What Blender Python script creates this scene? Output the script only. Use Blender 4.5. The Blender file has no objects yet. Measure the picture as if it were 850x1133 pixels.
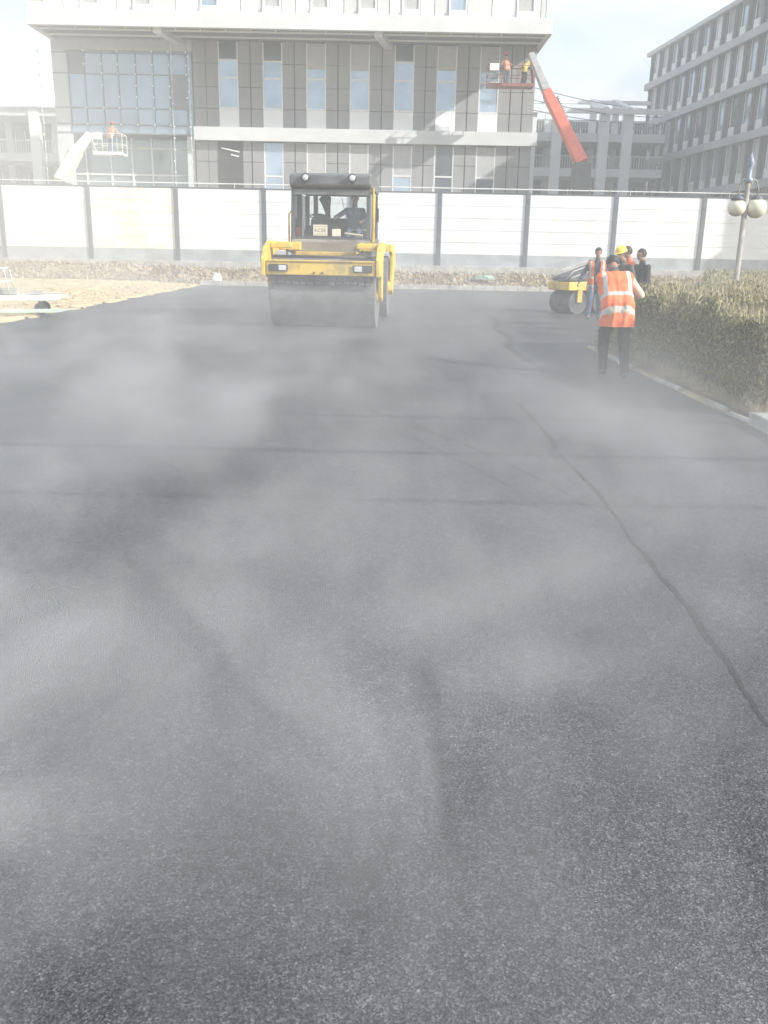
import bpy, bmesh, math, random
import numpy as np
from mathutils import Vector, Matrix
random.seed(7); rng = np.random.default_rng(7)
PI = math.pi; R = math.radians
scn = bpy.context.scene; COL = scn.collection
# ---------------------------------------------------------------- camera numbers
FPX, TH, RO, CH = 985.0, R(16.2), R(1.1), 1.5
U0 = Vector((0, math.sin(TH), math.cos(TH))); FW = Vector((0, math.cos(TH), -math.sin(TH))); XX = Vector((1, 0, 0))
RT = XX*math.cos(RO)+U0*math.sin(RO); UP = XX*-math.sin(RO)+U0*math.cos(RO)
def ray(px, py): return FW*FPX+RT*(px-425)-UP*(py-566.5)
def WX(px, py, Y): d = ray(px, py); return d.x*Y/d.y
# ---------------------------------------------------------------- materials
def mat(name, col, rough=.6, var=.12, vs=3.0, bump=0, bs=40, metal=0, spec=.5, alpha=None, trans=0, col2=None, thr=(.4, .6), island=None):
    m = bpy.data.materials.new(name); m.use_nodes = True; nt = m.node_tree; N = nt.nodes; L = nt.links
    p = N['Principled BSDF']; p.inputs['Roughness'].default_value = rough; p.inputs['Metallic'].default_value = metal
    p.inputs['Specular IOR Level'].default_value = spec
    tc = N.new('ShaderNodeTexCoord')
    nz = N.new('ShaderNodeTexNoise'); nz.inputs['Scale'].default_value = vs; nz.inputs['Detail'].default_value = 6; nz.inputs['Roughness'].default_value = .65
    L.new(tc.outputs['Object'], nz.inputs['Vector'])
    rp = N.new('ShaderNodeValToRGB'); e = rp.color_ramp.elements
    c2 = col2 if col2 else tuple(c*(1-var) for c in col)
    c1 = col if col2 else tuple(min(1, c*(1+var)) for c in col)
    e[0].position = thr[0]; e[0].color = (*c2, 1); e[1].position = thr[1]; e[1].color = (*c1, 1)
    L.new(nz.outputs['Fac'], rp.inputs['Fac']); out = rp.outputs['Color']
    if island:
        g = N.new('ShaderNodeNewGeometry'); r2 = N.new('ShaderNodeValToRGB'); els = r2.color_ramp.elements
        n = len(island)
        while len(els) < n: els.new(.5)
        for i, c in enumerate(island): els[i].position = i/(n-1); els[i].color = (*c, 1)
        L.new(g.outputs['Random Per Island'], r2.inputs['Fac'])
        mx = N.new('ShaderNodeMix'); mx.data_type = 'RGBA'; mx.blend_type = 'MULTIPLY'; mx.inputs[0].default_value = .45
        L.new(r2.outputs['Color'], mx.inputs[6]); 
        r3 = N.new('ShaderNodeValToRGB'); r3.color_ramp.elements[0].position = .35; r3.color_ramp.elements[0].color = (.35, .35, .35, 1); r3.color_ramp.elements[1].position = .62; r3.color_ramp.elements[1].color = (1, 1, 1, 1)
        L.new(nz.outputs['Fac'], r3.inputs['Fac']); L.new(r3.outputs['Color'], mx.inputs[7]); out = mx.outputs[2]
    L.new(out, p.inputs['Base Color'])
    if bump:
        nb = N.new('ShaderNodeTexNoise'); nb.inputs['Scale'].default_value = bs; nb.inputs['Detail'].default_value = 4
        L.new(tc.outputs['Object'], nb.inputs['Vector'])
        b = N.new('ShaderNodeBump'); b.inputs['Strength'].default_value = bump; b.inputs['Distance'].default_value = .02
        L.new(nb.outputs['Fac'], b.inputs['Height']); L.new(b.outputs['Normal'], p.inputs['Normal'])
    # roughness variation
    mr = N.new('ShaderNodeMapRange'); mr.inputs[3].default_value = max(0, rough-.1); mr.inputs[4].default_value = min(1, rough+.12)
    L.new(nz.outputs['Fac'], mr.inputs[0]); L.new(mr.outputs[0], p.inputs['Roughness'])
    if trans: p.inputs['Transmission Weight'].default_value = trans
    if alpha is not None: p.inputs['Alpha'].default_value = alpha
    return m
def glass_mat(name, tint=(.85, .9, .9), clear=.75, rough=.04):
    m = bpy.data.materials.new(name); m.use_nodes = True; N = m.node_tree.nodes; L = m.node_tree.links; N.clear()
    o = N.new('ShaderNodeOutputMaterial'); mx = N.new('ShaderNodeMixShader'); fr = N.new('ShaderNodeFresnel'); fr.inputs[0].default_value = 1.5
    t = N.new('ShaderNodeBsdfTransparent'); t.inputs[0].default_value = (*tint, 1)
    g = N.new('ShaderNodeBsdfGlossy'); g.inputs['Roughness'].default_value = rough
    a = N.new('ShaderNodeMath'); a.operation = 'MULTIPLY_ADD'; a.inputs[1].default_value = 1; a.inputs[2].default_value = 1-clear-.2
    L.new(fr.outputs[0], a.inputs[0]); L.new(a.outputs[0], mx.inputs[0]); L.new(t.outputs[0], mx.inputs[1]); L.new(g.outputs[0], mx.inputs[2]); L.new(mx.outputs[0], o.inputs[0])
    return m
M = dict(
 cladding=mat('stone_cladding', (.275, .275, .28), .75, .1, .5),
 joint=mat('joint_dark', (.035, .035, .035), .8),
 band=mat('white_band', (.60, .61, .61), .6, .06, .4),
 white=mat('white_panel', (.78, .79, .79), .5, .04, .6),
 fencewhite=mat('hoarding_white', (.78, .79, .79), .4, vs=.7, col2=(.70, .70, .67), thr=(.34, .52)),
 plinth=mat('hoarding_plinth', (.36, .38, .39), .55, .15, 1.2),
 post=mat('post_grey', (.10, .11, .13), .5, .1),
 frame=mat('window_frame', (.75, .76, .76), .4, .03),
 darkframe=mat('mullion_grey', (.20, .22, .24), .4, .05),
 winglass=mat('window_glass', (.38, .47, .57), .08, .18, .35, metal=.35, spec=.8),
 darkglass=mat('dark_glass', (.07, .08, .09), .12, .3, .5, spec=.8),
 blind=mat('roller_blind', (.42, .42, .42), .8, .06),
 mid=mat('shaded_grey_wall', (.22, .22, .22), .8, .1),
 room=mat('unlit_room_sheet', (.07, .07, .07), .9),
 fin=mat('grey_fin', (.115, .115, .13), .7, .14, .35),
 concrete=mat('concrete', (.42, .41, .38), .85, .18, 2.5, bump=.3),
 kerbm=mat('kerb_concrete', (.40, .39, .36), .8, .22, 3, bump=.4),
 yellow=mat('machine_yellow', (.78, .53, .08), .48, vs=3.2, col2=(.46, .33, .10), thr=(.36, .52), bump=.05),
 yellow_dk=mat('worn_yellow', (.55, .37, .06), .55, .2, 3),
 steel=mat('drum_steel', (.215, .21, .205), .42, .2, 2.5, metal=.25, bump=.25, bs=25),
 scraper=mat('tarry_rubber', (.075, .075, .075), .7, .5, 6, bump=.5),
 black=mat('black_plastic', (.035, .036, .038), .5, .2),
 darkgrey=mat('dark_grey_paint', (.085, .09, .092), .45, .15),
 hood=mat('dusty_grey_panel', (.29, .27, .235), .3, .25, 2.0),
 chrome=mat('lamp_lens', (.75, .76, .78), .2, .05, metal=.4),
 glasscab=glass_mat('cab_glass', (.93, .95, .95), .80),
 curtain=mat('curtain_glass', (.31, .39, .47), .08, .12, .25, metal=.35, spec=.8),
 red=mat('red_paint', (.62, .085, .05), .45, .1),
 boomred=mat('boom_red', (.70, .16, .10), .45, .1),
 basketred=mat('basket_red', (.26, .085, .065), .5, .15),
 boomgrey=mat('boom_grey', (.36, .35, .34), .5, .12),
 boomcream=mat('boom_cream', (.75, .66, .45), .5, .08),
 skin=mat('skin', (.33, .18, .12), .55, .08),
 hair=mat('hair', (.02, .018, .016), .6, .2),
 vest=None,
 mutedorange=mat('faded_orange_cloth', (.55, .28, .18), .8, .08, 8),
 cream=mat('cream_cloth', (.58, .54, .44), .9, .1, 8),
 navy=mat('navy_cloth', (.05, .06, .10), .9, .2, 8),
 jeans=mat('jeans', (.09, .13, .20), .9, .2, 8),
 darkcloth=mat('dark_cloth', (.035, .036, .038), .9, .25, 8),
 olive=mat('olive_cloth', (.08, .085, .065), .9, .2, 8),
 orange=mat('orange_cloth', (.85, .19, .07), .8, .08, 8),
 yellowcloth=mat('yellow_cloth', (.62, .50, .12), .8, .08, 8),
 helmet=mat('yellow_helmet', (.80, .60, .05), .35, .03),
 redhelmet=mat('red_helmet', (.7, .08, .05), .35, .03),
 globe=mat('milky_globe', (.75, .71, .58), .3, .05, trans=0),
 lampmetal=mat('lamp_post_metal', (.30, .28, .25), .55, .2, 6),
 card=mat('paper_card', (.70, .68, .56), .8, .05),
 ink=mat('ink', (.10, .10, .11), .8),
 green=mat('green_net', (.26, .34, .28), .9, .3, 5),
 cablem=mat('cable_black', (.03, .03, .03), .6),
 bark=mat('bark', (.10, .08, .06), .9, .3, 6, bump=.6),
 rubber=mat('rubber', (.03, .03, .03), .8, .2),
 blue=mat('blue_plastic', (.08, .20, .45), .5),
 palewhite=mat('chalky_white_paint', (.72, .74, .70), .6, .12, 6),
 palegreen=mat('pale_green_paint', (.50, .60, .53), .6, .12, 6),
)
def vest_mat():
    m = bpy.data.materials.new('hi_vis_vest'); m.use_nodes = True; N = m.node_tree.nodes; L = m.node_tree.links; p = N['Principled BSDF']
    p.inputs['Roughness'].default_value = .75
    tc = N.new('ShaderNodeTexCoord'); s = N.new('ShaderNodeSeparateXYZ'); L.new(tc.outputs['Object'], s.inputs[0])
    def band(sock, c, w, ab=False):
        if ab: a = N.new('ShaderNodeMath'); a.operation = 'ABSOLUTE'; L.new(sock, a.inputs[0]); sock = a.outputs[0]
        c_ = N.new('ShaderNodeMath'); c_.operation = 'COMPARE'; c_.inputs[1].default_value = c; c_.inputs[2].default_value = w; L.new(sock, c_.inputs[0]); return c_.outputs[0]
    def mth(op, a, b):
        n = N.new('ShaderNodeMath'); n.operation = op; L.new(a, n.inputs[0])
        if isinstance(b, float): n.inputs[1].default_value = b
        else: L.new(b, n.inputs[1])
        return n.outputs[0]
    v = band(s.outputs['X'], .155, .026, True); gt = mth('GREATER_THAN', s.outputs['Z'], .12); v = mth('MULTIPLY', v, gt)
    h1 = band(s.outputs['Z'], .115, .028); h2 = band(s.outputs['Z'], -.10, .032)
    a = mth('MAXIMUM', v, mth('MAXIMUM', h1, h2))
    nz = N.new('ShaderNodeTexNoise'); nz.inputs['Scale'].default_value = 9; L.new(tc.outputs['Object'], nz.inputs['Vector'])
    rp = N.new('ShaderNodeValToRGB'); rp.color_ramp.elements[0].position = .35; rp.color_ramp.elements[0].color = (.80, .15, .05, 1); rp.color_ramp.elements[1].position = .65; rp.color_ramp.elements[1].color = (.95, .22, .08, 1); L.new(nz.outputs['Fac'], rp.inputs['Fac'])
    mx = N.new('ShaderNodeMix'); mx.data_type = 'RGBA'; L.new(a, mx.inputs[0]); L.new(rp.outputs['Color'], mx.inputs[6]); mx.inputs[7].default_value = (.55, .55, .50, 1)
    L.new(mx.outputs[2], p.inputs['Base Color'])
    b = N.new('ShaderNodeBump'); b.inputs['Strength'].default_value = .5; b.inputs['Distance'].default_value = .03; L.new(nz.outputs['Fac'], b.inputs['Height']); L.new(b.outputs['Normal'], p.inputs['Normal'])
    return m
M['vest'] = vest_mat()
# ---------------------------------------------------------------- mesh helpers
def BM(): return bmesh.new()
def box(bm, x0, x1, y0, y1, z0, z1):
    vs = [bm.verts.new((x, y, z)) for z in (z0, z1) for x, y in ((x0, y0), (x1, y0), (x1, y1), (x0, y1))]
    for f in ((3, 2, 1, 0), (4, 5, 6, 7), (0, 1, 5, 4), (1, 2, 6, 5), (2, 3, 7, 6), (3, 0, 4, 7)): bm.faces.new([vs[i] for i in f])
    return vs
def frame3(d, up=Vector((0, 0, 1))):
    d = d.normalized()
    if abs(d.dot(up)) > .98: up = Vector((0, 1, 0))
    s = d.cross(up).normalized(); return s, s.cross(d).normalized()
def beam(bm, p, q, w, h, w2=None, h2=None, up=(0, 0, 1)):
    p, q = Vector(p), Vector(q); s, u = frame3(q-p, Vector(up)); w2 = w if w2 is None else w2; h2 = h if h2 is None else h2
    vs = []
    for c, a, b in ((p, w/2, h/2), (q, w2/2, h2/2)):
        vs += [bm.verts.new(c+s*i*a+u*j*b) for i, j in ((-1, -1), (1, -1), (1, 1), (-1, 1))]
    for f in ((3, 2, 1, 0), (4, 5, 6, 7), (0, 1, 5, 4), (1, 2, 6, 5), (2, 3, 7, 6), (3, 0, 4, 7)): bm.faces.new([vs[i] for i in f])
def tube(bm, pts, r, seg=8, cap=True):
    pts = [Vector(p) for p in pts]; n = len(pts); rs = r if isinstance(r, (list, tuple)) else [r]*n; rings = []; s = None
    for i, p in enumerate(pts):
        d = (pts[min(i+1, n-1)]-pts[max(i-1, 0)]).normalized()
        if s is None: s, u = frame3(d)
        else:
            s = (s-d*s.dot(d)).normalized(); u = s.cross(d)
        rings.append([bm.verts.new(p+(s*math.cos(2*PI*k/seg)+u*math.sin(2*PI*k/seg))*rs[i]) for k in range(seg)])
    for a, b in zip(rings, rings[1:]):
        for k in range(seg): bm.faces.new((a[k], a[(k+1) % seg], b[(k+1) % seg], b[k]))
    if cap: bm.faces.new(rings[0][::-1]); bm.faces.new(rings[-1])
def ell(bm, c, r, seg=16, rot=None):
    if not isinstance(r, (list, tuple)): r = (r, r, r)
    m = Matrix.Translation(c)
    if rot is not None: m = m @ rot.to_4x4()
    return bmesh.ops.create_uvsphere(bm, u_segments=seg, v_segments=max(6, seg//2+2), radius=1, matrix=m @ Matrix.Diagonal((*r, 1)))['verts']
def prism(bm, poly, x0, x1, axis='x'):
    """extrude a closed (a,b) outline between two values along an axis"""
    def P(v, t): return (t, v[0], v[1]) if axis == 'x' else ((v[0], t, v[1]) if axis == 'y' else (v[0], v[1], t))
    A = [bm.verts.new(P(v, x0)) for v in poly]; B = [bm.verts.new(P(v, x1)) for v in poly]; n = len(poly)
    bm.faces.new(A); bm.faces.new(B[::-1])
    for i in range(n): bm.faces.new((A[i], B[i], B[(i+1) % n], A[(i+1) % n]))
def finish(name, bm, m, smooth=False, bevel=0):
    bmesh.ops.recalc_face_normals(bm, faces=bm.faces)
    me = bpy.data.meshes.new(name); bm.to_mesh(me); bm.free()
    if m is not None: me.materials.append(m)
    if smooth:
        for p in me.polygons: p.use_smooth = True
    o = bpy.data.objects.new(name, me); COL.objects.link(o)
    if smooth == 'auto': 
        mod = o.modifiers.new('edges', 'EDGE_SPLIT'); mod.split_angle = R(40)
    if bevel:
        b = o.modifiers.new('bevel', 'BEVEL'); b.width = bevel; b.segments = 2; b.limit_method = 'ANGLE'
    return o
def tag(o, label=None, cat=None, group=None, kind=None):
    for k, v in (('label', label), ('category', cat), ('group', group), ('kind', kind)):
        if v: o[k] = v
    return o
def thing(name, loc, rz, label, cat, group=None):
    o = bpy.data.objects.new(name, None); COL.objects.link(o); o.location = loc; o.rotation_euler = (0, 0, rz); o.empty_display_size = .3
    return tag(o, label, cat, group)
def part(name, bm, m, parent, smooth=False, bevel=0, world=False, label=None):
    if world:
        r = parent
        off = Vector((0, 0, 0))
        while r: off += r.location; r = r.parent
        bmesh.ops.translate(bm, vec=-off, verts=bm.verts)
    o = finish(name, bm, m, smooth, bevel); o.parent = parent
    if label: o['label'] = label
    return o
def struct(name, bm, m, smooth=False, bevel=0, kind='structure'):
    return tag(finish(name, bm, m, smooth, bevel), kind=kind)
def arrays(name, V, Fc, m, smooth=False):
    me = bpy.data.meshes.new(name); me.from_pydata(V.tolist() if hasattr(V, 'tolist') else V, [], Fc.tolist() if hasattr(Fc, 'tolist') else Fc); me.materials.append(m)
    if smooth:
        for p in me.polygons: p.use_smooth = True
    o = bpy.data.objects.new(name, me); COL.objects.link(o); return o
def quads(C, A, B):
    """leaf quads: centre C, half axes A, B"""
    n = len(C); V = np.empty((n, 4, 3)); V[:, 0] = C-A; V[:, 1] = C-B*.9+A*.1; V[:, 2] = C+A; V[:, 3] = C+B*.9+A*.1
    return V.reshape(-1, 3), np.arange(n*4).reshape(-1, 4)
def copy_tree(o, parent=None):
    c = o.copy(); COL.objects.link(c)
    if parent: c.parent = parent
    for ch in list(o.children): copy_tree(ch, c)
    return c

# ================================================================ GROUND
FY, BY = 43.0, 42.55      # hoarding plane, top of bank
KX = 3.40                  # right kerb line
LX = -7.95
def asphalt_material(dark=1, nm='fresh_asphalt'):
    m = bpy.data.materials.new(nm); m.use_nodes = True; nt = m.node_tree; N = nt.nodes; L = nt.links; p = N['Principled BSDF']
    tc = N.new('ShaderNodeTexCoord')
    def vor(sc, feat='F1'):
        v = N.new('ShaderNodeTexVoronoi'); v.feature = feat; v.inputs['Scale'].default_value = sc; L.new(tc.outputs['Object'], v.inputs['Vector']); return v
    def ramp(sock, stops):
        r = N.new('ShaderNodeValToRGB'); e = r.color_ramp.elements
        while len(e) < len(stops): e.new(.5)
        for i, (ps, c) in enumerate(stops): e[i].position = ps; e[i].color = (c, c, c*1.02, 1)
        L.new(sock, r.inputs['Fac']); return r.outputs['Color']
    v1 = vor(215); s1 = N.new('ShaderNodeSeparateColor'); L.new(v1.outputs['Color'], s1.inputs[0])
    c1 = ramp(s1.outputs[0], [(0, .018), (.40, .048), (.75, .088), (.95, .135), (1, .20)])
    v2 = vor(48); s2 = N.new('ShaderNodeSeparateColor'); L.new(v2.outputs['Color'], s2.inputs[0])
    c2 = ramp(s2.outputs[1], [(0, .78), (.6, .97), (1, 1.3)])
    n = N.new('ShaderNodeTexNoise'); n.inputs['Scale'].default_value = .55; n.inputs['Detail'].default_value = 5; L.new(tc.outputs['Object'], n.inputs['Vector'])
    c3 = ramp(n.outputs['Fac'], [(.32, .66), (.68, 1.2)])
    # faint roller passes along the lane
    sp = N.new('ShaderNodeSeparateXYZ'); L.new(tc.outputs['Object'], sp.inputs[0])
    n4 = N.new('ShaderNodeTexNoise'); n4.noise_dimensions = '2D'; n4.inputs['Scale'].default_value = 1; n4.inputs['Detail'].default_value = 4
    cmb = N.new('ShaderNodeCombineXYZ'); mx_ = N.new('ShaderNodeMath'); mx_.operation = 'MULTIPLY'; mx_.inputs[1].default_value = 2.2; my_ = N.new('ShaderNodeMath'); my_.operation = 'MULTIPLY'; my_.inputs[1].default_value = .08
    L.new(sp.outputs[0], mx_.inputs[0]); L.new(sp.outputs[1], my_.inputs[0]); L.new(mx_.outputs[0], cmb.inputs[0]); L.new(my_.outputs[0], cmb.inputs[1]); L.new(cmb.outputs[0], n4.inputs['Vector'])
    c4 = ramp(n4.outputs['Fac'], [(.3, .86), (.7, 1.1)])
    def mul(a, b):
        x = N.new('ShaderNodeMix'); x.data_type = 'RGBA'; x.blend_type = 'MULTIPLY'; x.inputs[0].default_value = 1; L.new(a, x.inputs[6]); L.new(b, x.inputs[7]); return x.outputs[2]
    fin_ = mul(mul(mul(c1, c2), c3), c4)
    if dark != 1:
        x = N.new('ShaderNodeMix'); x.data_type = 'RGBA'; x.blend_type = 'MULTIPLY'; x.inputs[0].default_value = 1; L.new(fin_, x.inputs[6]); x.inputs[7].default_value = (dark, dark, dark, 1); fin_ = x.outputs[2]
    # coarse, open-textured patches in the mat
    dn = N.new('ShaderNodeTexNoise'); dn.inputs['Scale'].default_value = 2.6; dn.inputs['Detail'].default_value = 7; dn.inputs['Roughness'].default_value = .7; L.new(tc.outputs['Object'], dn.inputs['Vector'])
    for bx, by, sx_, sy_ in ((-1.30, 5.25, .16, .75), (-1.25, 4.0, .38, .50), (.16, 3.0, .05, .30), (-.02, 1.85, .12, .22), (.19, 2.3, .03, .5)):
        mp = N.new('ShaderNodeMapping'); mp.vector_type = 'TEXTURE'; mp.inputs['Location'].default_value = (bx, by, 0); mp.inputs['Scale'].default_value = (sx_, sy_, 1); L.new(tc.outputs['Object'], mp.inputs[0])
        ln = N.new('ShaderNodeVectorMath'); ln.operation = 'LENGTH'; L.new(mp.outputs[0], ln.inputs[0])
        ma = N.new('ShaderNodeMath'); ma.operation = 'MULTIPLY_ADD'; ma.inputs[1].default_value = 2.4; L.new(dn.outputs['Fac'], ma.inputs[0]); L.new(ln.outputs['Value'], ma.inputs[2])
        rr_ = N.new('ShaderNodeMapRange'); rr_.inputs[1].default_value = 1.35; rr_.inputs[2].default_value = 2.5; rr_.inputs[3].default_value = .55; rr_.inputs[4].default_value = 1; L.new(ma.outputs[0], rr_.inputs[0])
        fin_ = mul(fin_, rr_.outputs[0])
    L.new(fin_, p.inputs['Base Color'])
    p.inputs['Roughness'].default_value = .5; p.inputs['Specular IOR Level'].default_value = .55
    b = N.new('ShaderNodeBump'); b.inputs['Strength'].default_value = .6; b.inputs['Distance'].default_value = .004
    ad = N.new('ShaderNodeMath'); ad.operation = 'MULTIPLY_ADD'; ad.inputs[1].default_value = .8; L.new(v1.outputs['Distance'], ad.inputs[0]); L.new(s1.outputs[2], ad.inputs[2])
    L.new(ad.outputs[0], b.inputs['Height']); L.new(b.outputs['Normal'], p.inputs['Normal'])
    return m
M['asphalt'] = asphalt_material()
M['seam'] = asphalt_material(.30, 'joint_asphalt'); M['scuff'] = asphalt_material(.86, 'scuffed_asphalt')
M['dirt'] = mat('dry_dirt', (.47, .38, .25), .95, .25, 1.8, bump=.8, bs=9)
M['sand'] = mat('yellow_sand', (.55, .44, .25), .95, .2, 2.2, bump=.7, bs=12)

bm = BM(); vs = [bm.verts.new(p) for p in ((-900, -900, 0), (900, -900, 0), (900, 900, 0), (-900, 900, 0))]; bm.faces.new(vs)
struct('ground', bm, M['dirt'])
# asphalt sheet
HX = lambda y: KX+.02 if y < 15.6 else max(KX, .33*y+.15)    # left edge of the planting
out = [(-14, -6), (3.42, -6), (3.42, 15.6), (5.4, 16.4), (12.9, 38.6), (13.2, 40.35), (-8.45, 40.35)]
left = []
y = 40.3
while y > 5:
    t = (y-18)/(35-18)
    x = -7.75-.35*t + .10*math.sin(y*1.7)+.07*math.sin(y*4.1+1)
    if y < 20: x -= (20-y)*.03
    left.append((x, y)); y -= .35
left.append((-14, 4.8))
bm = BM(); f = bm.faces.new([bm.verts.new((x, y, .01)) for x, y in out[1:]+left[1:]+[out[0]]]); 
bmesh.ops.triangulate(bm, faces=bm.faces)
# thickness edge towards the sand
struct('asphalt', bm, M['asphalt'])
def edge_x(y):
    return float(np.interp(y, [p[1] for p in left[::-1]], [p[0] for p in left[::-1]]))
# seams (joints between paving strips): thin bitumen lines lying on the asphalt
def seam(pts, w, z=.0118, m='seam', nm='asphalt_joint'):
    bm = BM(); P = []
    for (x0, y0), (x1, y1) in zip(pts, pts[1:]):
        n = max(2, int(math.hypot(x1-x0, y1-y0)/.035))
        for i in range(n): t = i/n; P.append((x0+(x1-x0)*t, y0+(y1-y0)*t))
    P.append(pts[-1]); prev = None; ph = random.random()*9
    for i, (x, y) in enumerate(P):
        wob = .010*math.sin(y*3.1+ph)+.006*math.sin(y*9.7+ph)+random.uniform(-.22, .22)*w; ww = w*(.45+.75*abs(math.sin(y*1.3+ph))*random.uniform(.5, 1.3))
        if i in (0, len(P)-1): ww = .002
        a = bm.verts.new((x+wob-ww/2, y, z)); b = bm.verts.new((x+wob+ww/2, y, z))
        if prev: bm.faces.new((prev[0], prev[1], b, a))
        prev = (a, b)
    return struct(nm, bm, M[m])
seam([(1.30, 2.35), (1.33, 3.2), (1.38, 4.6), (1.40, 6.0), (1.38, 6.9)], .030)
seam([(1.36, 7.0), (1.42, 7.7), (1.40, 8.8), (1.38, 9.3)], .045)
seam([(2.1, 13.2), (2.05, 15.2), (2.32, 17.2), (2.28, 19), (2.6, 21.5), (2.62, 24)], .14)
for k_ in (0, .32): seam([(-.9+k_, 9.6), (-.15+k_, 8.1), (.42+k_, 7.0), (.80+k_, 5.9), (1.0+k_, 5.2)], .014, m='scuff', nm='asphalt_scuff')
# left sand + bank heightfield
nx0, nx1, ny0, ny1, st = -46, 46, 2, 42.7, .22
xs = np.arange(nx0, nx1, st); ys = np.arange(ny0, ny1+st, st)
def sm(t): t = np.clip(t, 0, 1); return t*t*(3-2*t)
def vnoise(X, Y, s, seed):
    r = np.random.default_rng(seed); T = r.random((64, 64)); x = X*s; y = Y*s; xi = np.floor(x).astype(int); yi = np.floor(y).astype(int); fx = sm(x-xi); fy = sm(y-yi)
    g = lambda a, b: T[a % 64, b % 64]
    return (g(xi, yi)*(1-fx)+g(xi+1, yi)*fx)*(1-fy)+(g(xi, yi+1)*(1-fx)+g(xi+1, yi+1)*fx)*fy
def terrain(X, Y):
    bank = sm((Y-40.75)/1.7)*.62
    leftrise = sm((-8.1-X)/4)*sm((Y-33)/8)*.12
    z = .035+bank+leftrise
    rough = (vnoise(X, Y, 1.1, 1)-.5)*.10+(vnoise(X, Y, 3.1, 2)-.5)*.07
    z = z+rough*(.35+sm((Y-40.6)/1)*1.4)*np.where(Y > 42.3, .3, 1)
    return z
ex = np.array([edge_x(y) for y in ys])
XX_, YY_ = np.meshgrid(xs, ys)
keep = (YY_ > 40.62) | (XX_ < ex[:, None]+.0) | (XX_ > 13.3)
# snap first kept vertex of each left row to the asphalt edge
Xm = XX_.copy()
for j in range(len(ys)):
    if ys[j] <= 40.62:
        i = np.searchsorted(xs, ex[j])-1
        Xm[j, i] = ex[j]-.01
        Xm[j, i-1] = ex[j]-.10
Z = terrain(Xm, YY_)
for j in range(len(ys)):
    if ys[j] <= 40.62:
        i = np.searchsorted(xs, ex[j])-1; Z[j, i] = .006; Z[j, i-1] = .03+.025*random.random()
nxn = len(xs); idx = np.arange(Xm.size).reshape(Xm.shape)
q = np.stack([idx[:-1, :-1], idx[:-1, 1:], idx[1:, 1:], idx[1:, :-1]], -1)
kq = keep[:-1, :-1] & keep[:-1, 1:] & keep[1:, 1:] & keep[1:, :-1]
isbank = YY_[:-1, :-1] > 40.3
V = np.stack([Xm, YY_, Z], -1).reshape(-1, 3)
def submesh(name, mask, m):
    F_ = q[mask].reshape(-1, 4); u, inv = np.unique(F_, return_inverse=True)
    return arrays(name, V[u], inv.reshape(-1, 4), m, True)
tag(submesh('sand_ground', kq & ~isbank, M['sand']), kind='structure')
tag(submesh('dirt_bank', kq & isbank, M['dirt']), kind='structure')
# far kerb stones
bm = BM(); x = -8.3
while x < 13:
    x2 = x+.98; dz = random.uniform(-.012, .012); dy = random.uniform(-.012, .012)
    box(bm, x, x2, 40.42+dy, 40.60+dy, 0, .20+dz); x += 1.0
struct('kerb', bm, M['kerbm'], bevel=.012)
# kerb return running to the left rear corner
# near right kerb stones beyond the end of the planting
bm = BM(); y = -4.65
while y < 7.9:
    box(bm, 3.42, 3.60, y, y+.985, 0, .13+random.uniform(-.006, .006)); y += 1.0
struct('kerb', bm, M['kerbm'], bevel=.012)
bm = BM(); y = 8.35
while y < 15.3:
    l = random.uniform(.6, 1.3); xx = 3.43+random.uniform(-.02, .02)
    if random.random() < .7: beam(bm, (xx+.04, y, .03), (xx+.04+random.uniform(-.02, .02), y+l-random.uniform(.05, .3), .025), .035+random.uniform(0, .02), .05+random.uniform(-.01, .01))
    y += l
struct('kerb', bm, M['kerbm'], bevel=.01)
# soil under the hedge and right foreground soil
bm = BM()
vs = [bm.verts.new((x, y, .03)) for x, y in ((3.6, -6), (46, -6), (46, 40.4), (13.3, 40.4), (13.0, 38.6), (5.45, 16.3), (3.6, 15.6))]; bm.faces.new(vs)
bmesh.ops.triangulate(bm, faces=bm.faces)
struct('planting_soil', bm, M['dirt'])
# litter on bank / sand
def litter(name, n, xr, yr, L_, W_, cols, up=.35, cond=None, seed=3, lift=.01):
    r = np.random.default_rng(seed); X = r.uniform(*xr, n); Y = r.uniform(*yr, n)
    if cond is not None: k = cond(X, Y, r); X, Y = X[k], Y[k]; n = len(X)
    Zc = terrain(X, Y)+lift
    a = r.uniform(0, 2*PI, n); l = r.uniform(*L_, n); w = r.uniform(*W_, n); e = r.normal(0, up, n)
    A = np.stack([np.cos(a)*np.cos(e), np.sin(a)*np.cos(e), np.sin(e)], -1)*l[:, None]
    B = np.stack([-np.sin(a), np.cos(a), r.normal(0, .4, n)], -1)*w[:, None]
    C = np.stack([X, Y, Zc+np.abs(np.sin(e))*l*.6], -1)
    Vq, Fq = quads(C, A, B)
    return tag(arrays(name, Vq, Fq, mat(name+'_mat', (.4, .3, .2), .95, island=cols), False), kind='stuff')
litter('dry_grass', 34000, (-20, 20), (40.7, 42.5), (.03, .15), (.01, .04), [(.60, .50, .36), (.28, .20, .13), (.74, .66, .50), (.16, .12, .08), (.55, .46, .30), (.38, .36, .22)], .7,
       cond=lambda X, Y, r: (r.random(len(X)) < .35+.65*vnoise(X, Y, .7, 9)), seed=4, lift=.02)
litter('straw_litter', 9000, (-22, -7.9), (12, 41), (.03, .22), (.004, .012), [(.75, .66, .42), (.6, .5, .3), (.42, .33, .2), (.8, .74, .55)], .2,
       cond=lambda X, Y, r: (X < np.interp(Y, [p[1] for p in left[::-1]], [p[0] for p in left[::-1]])-.05), seed=5)
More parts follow.
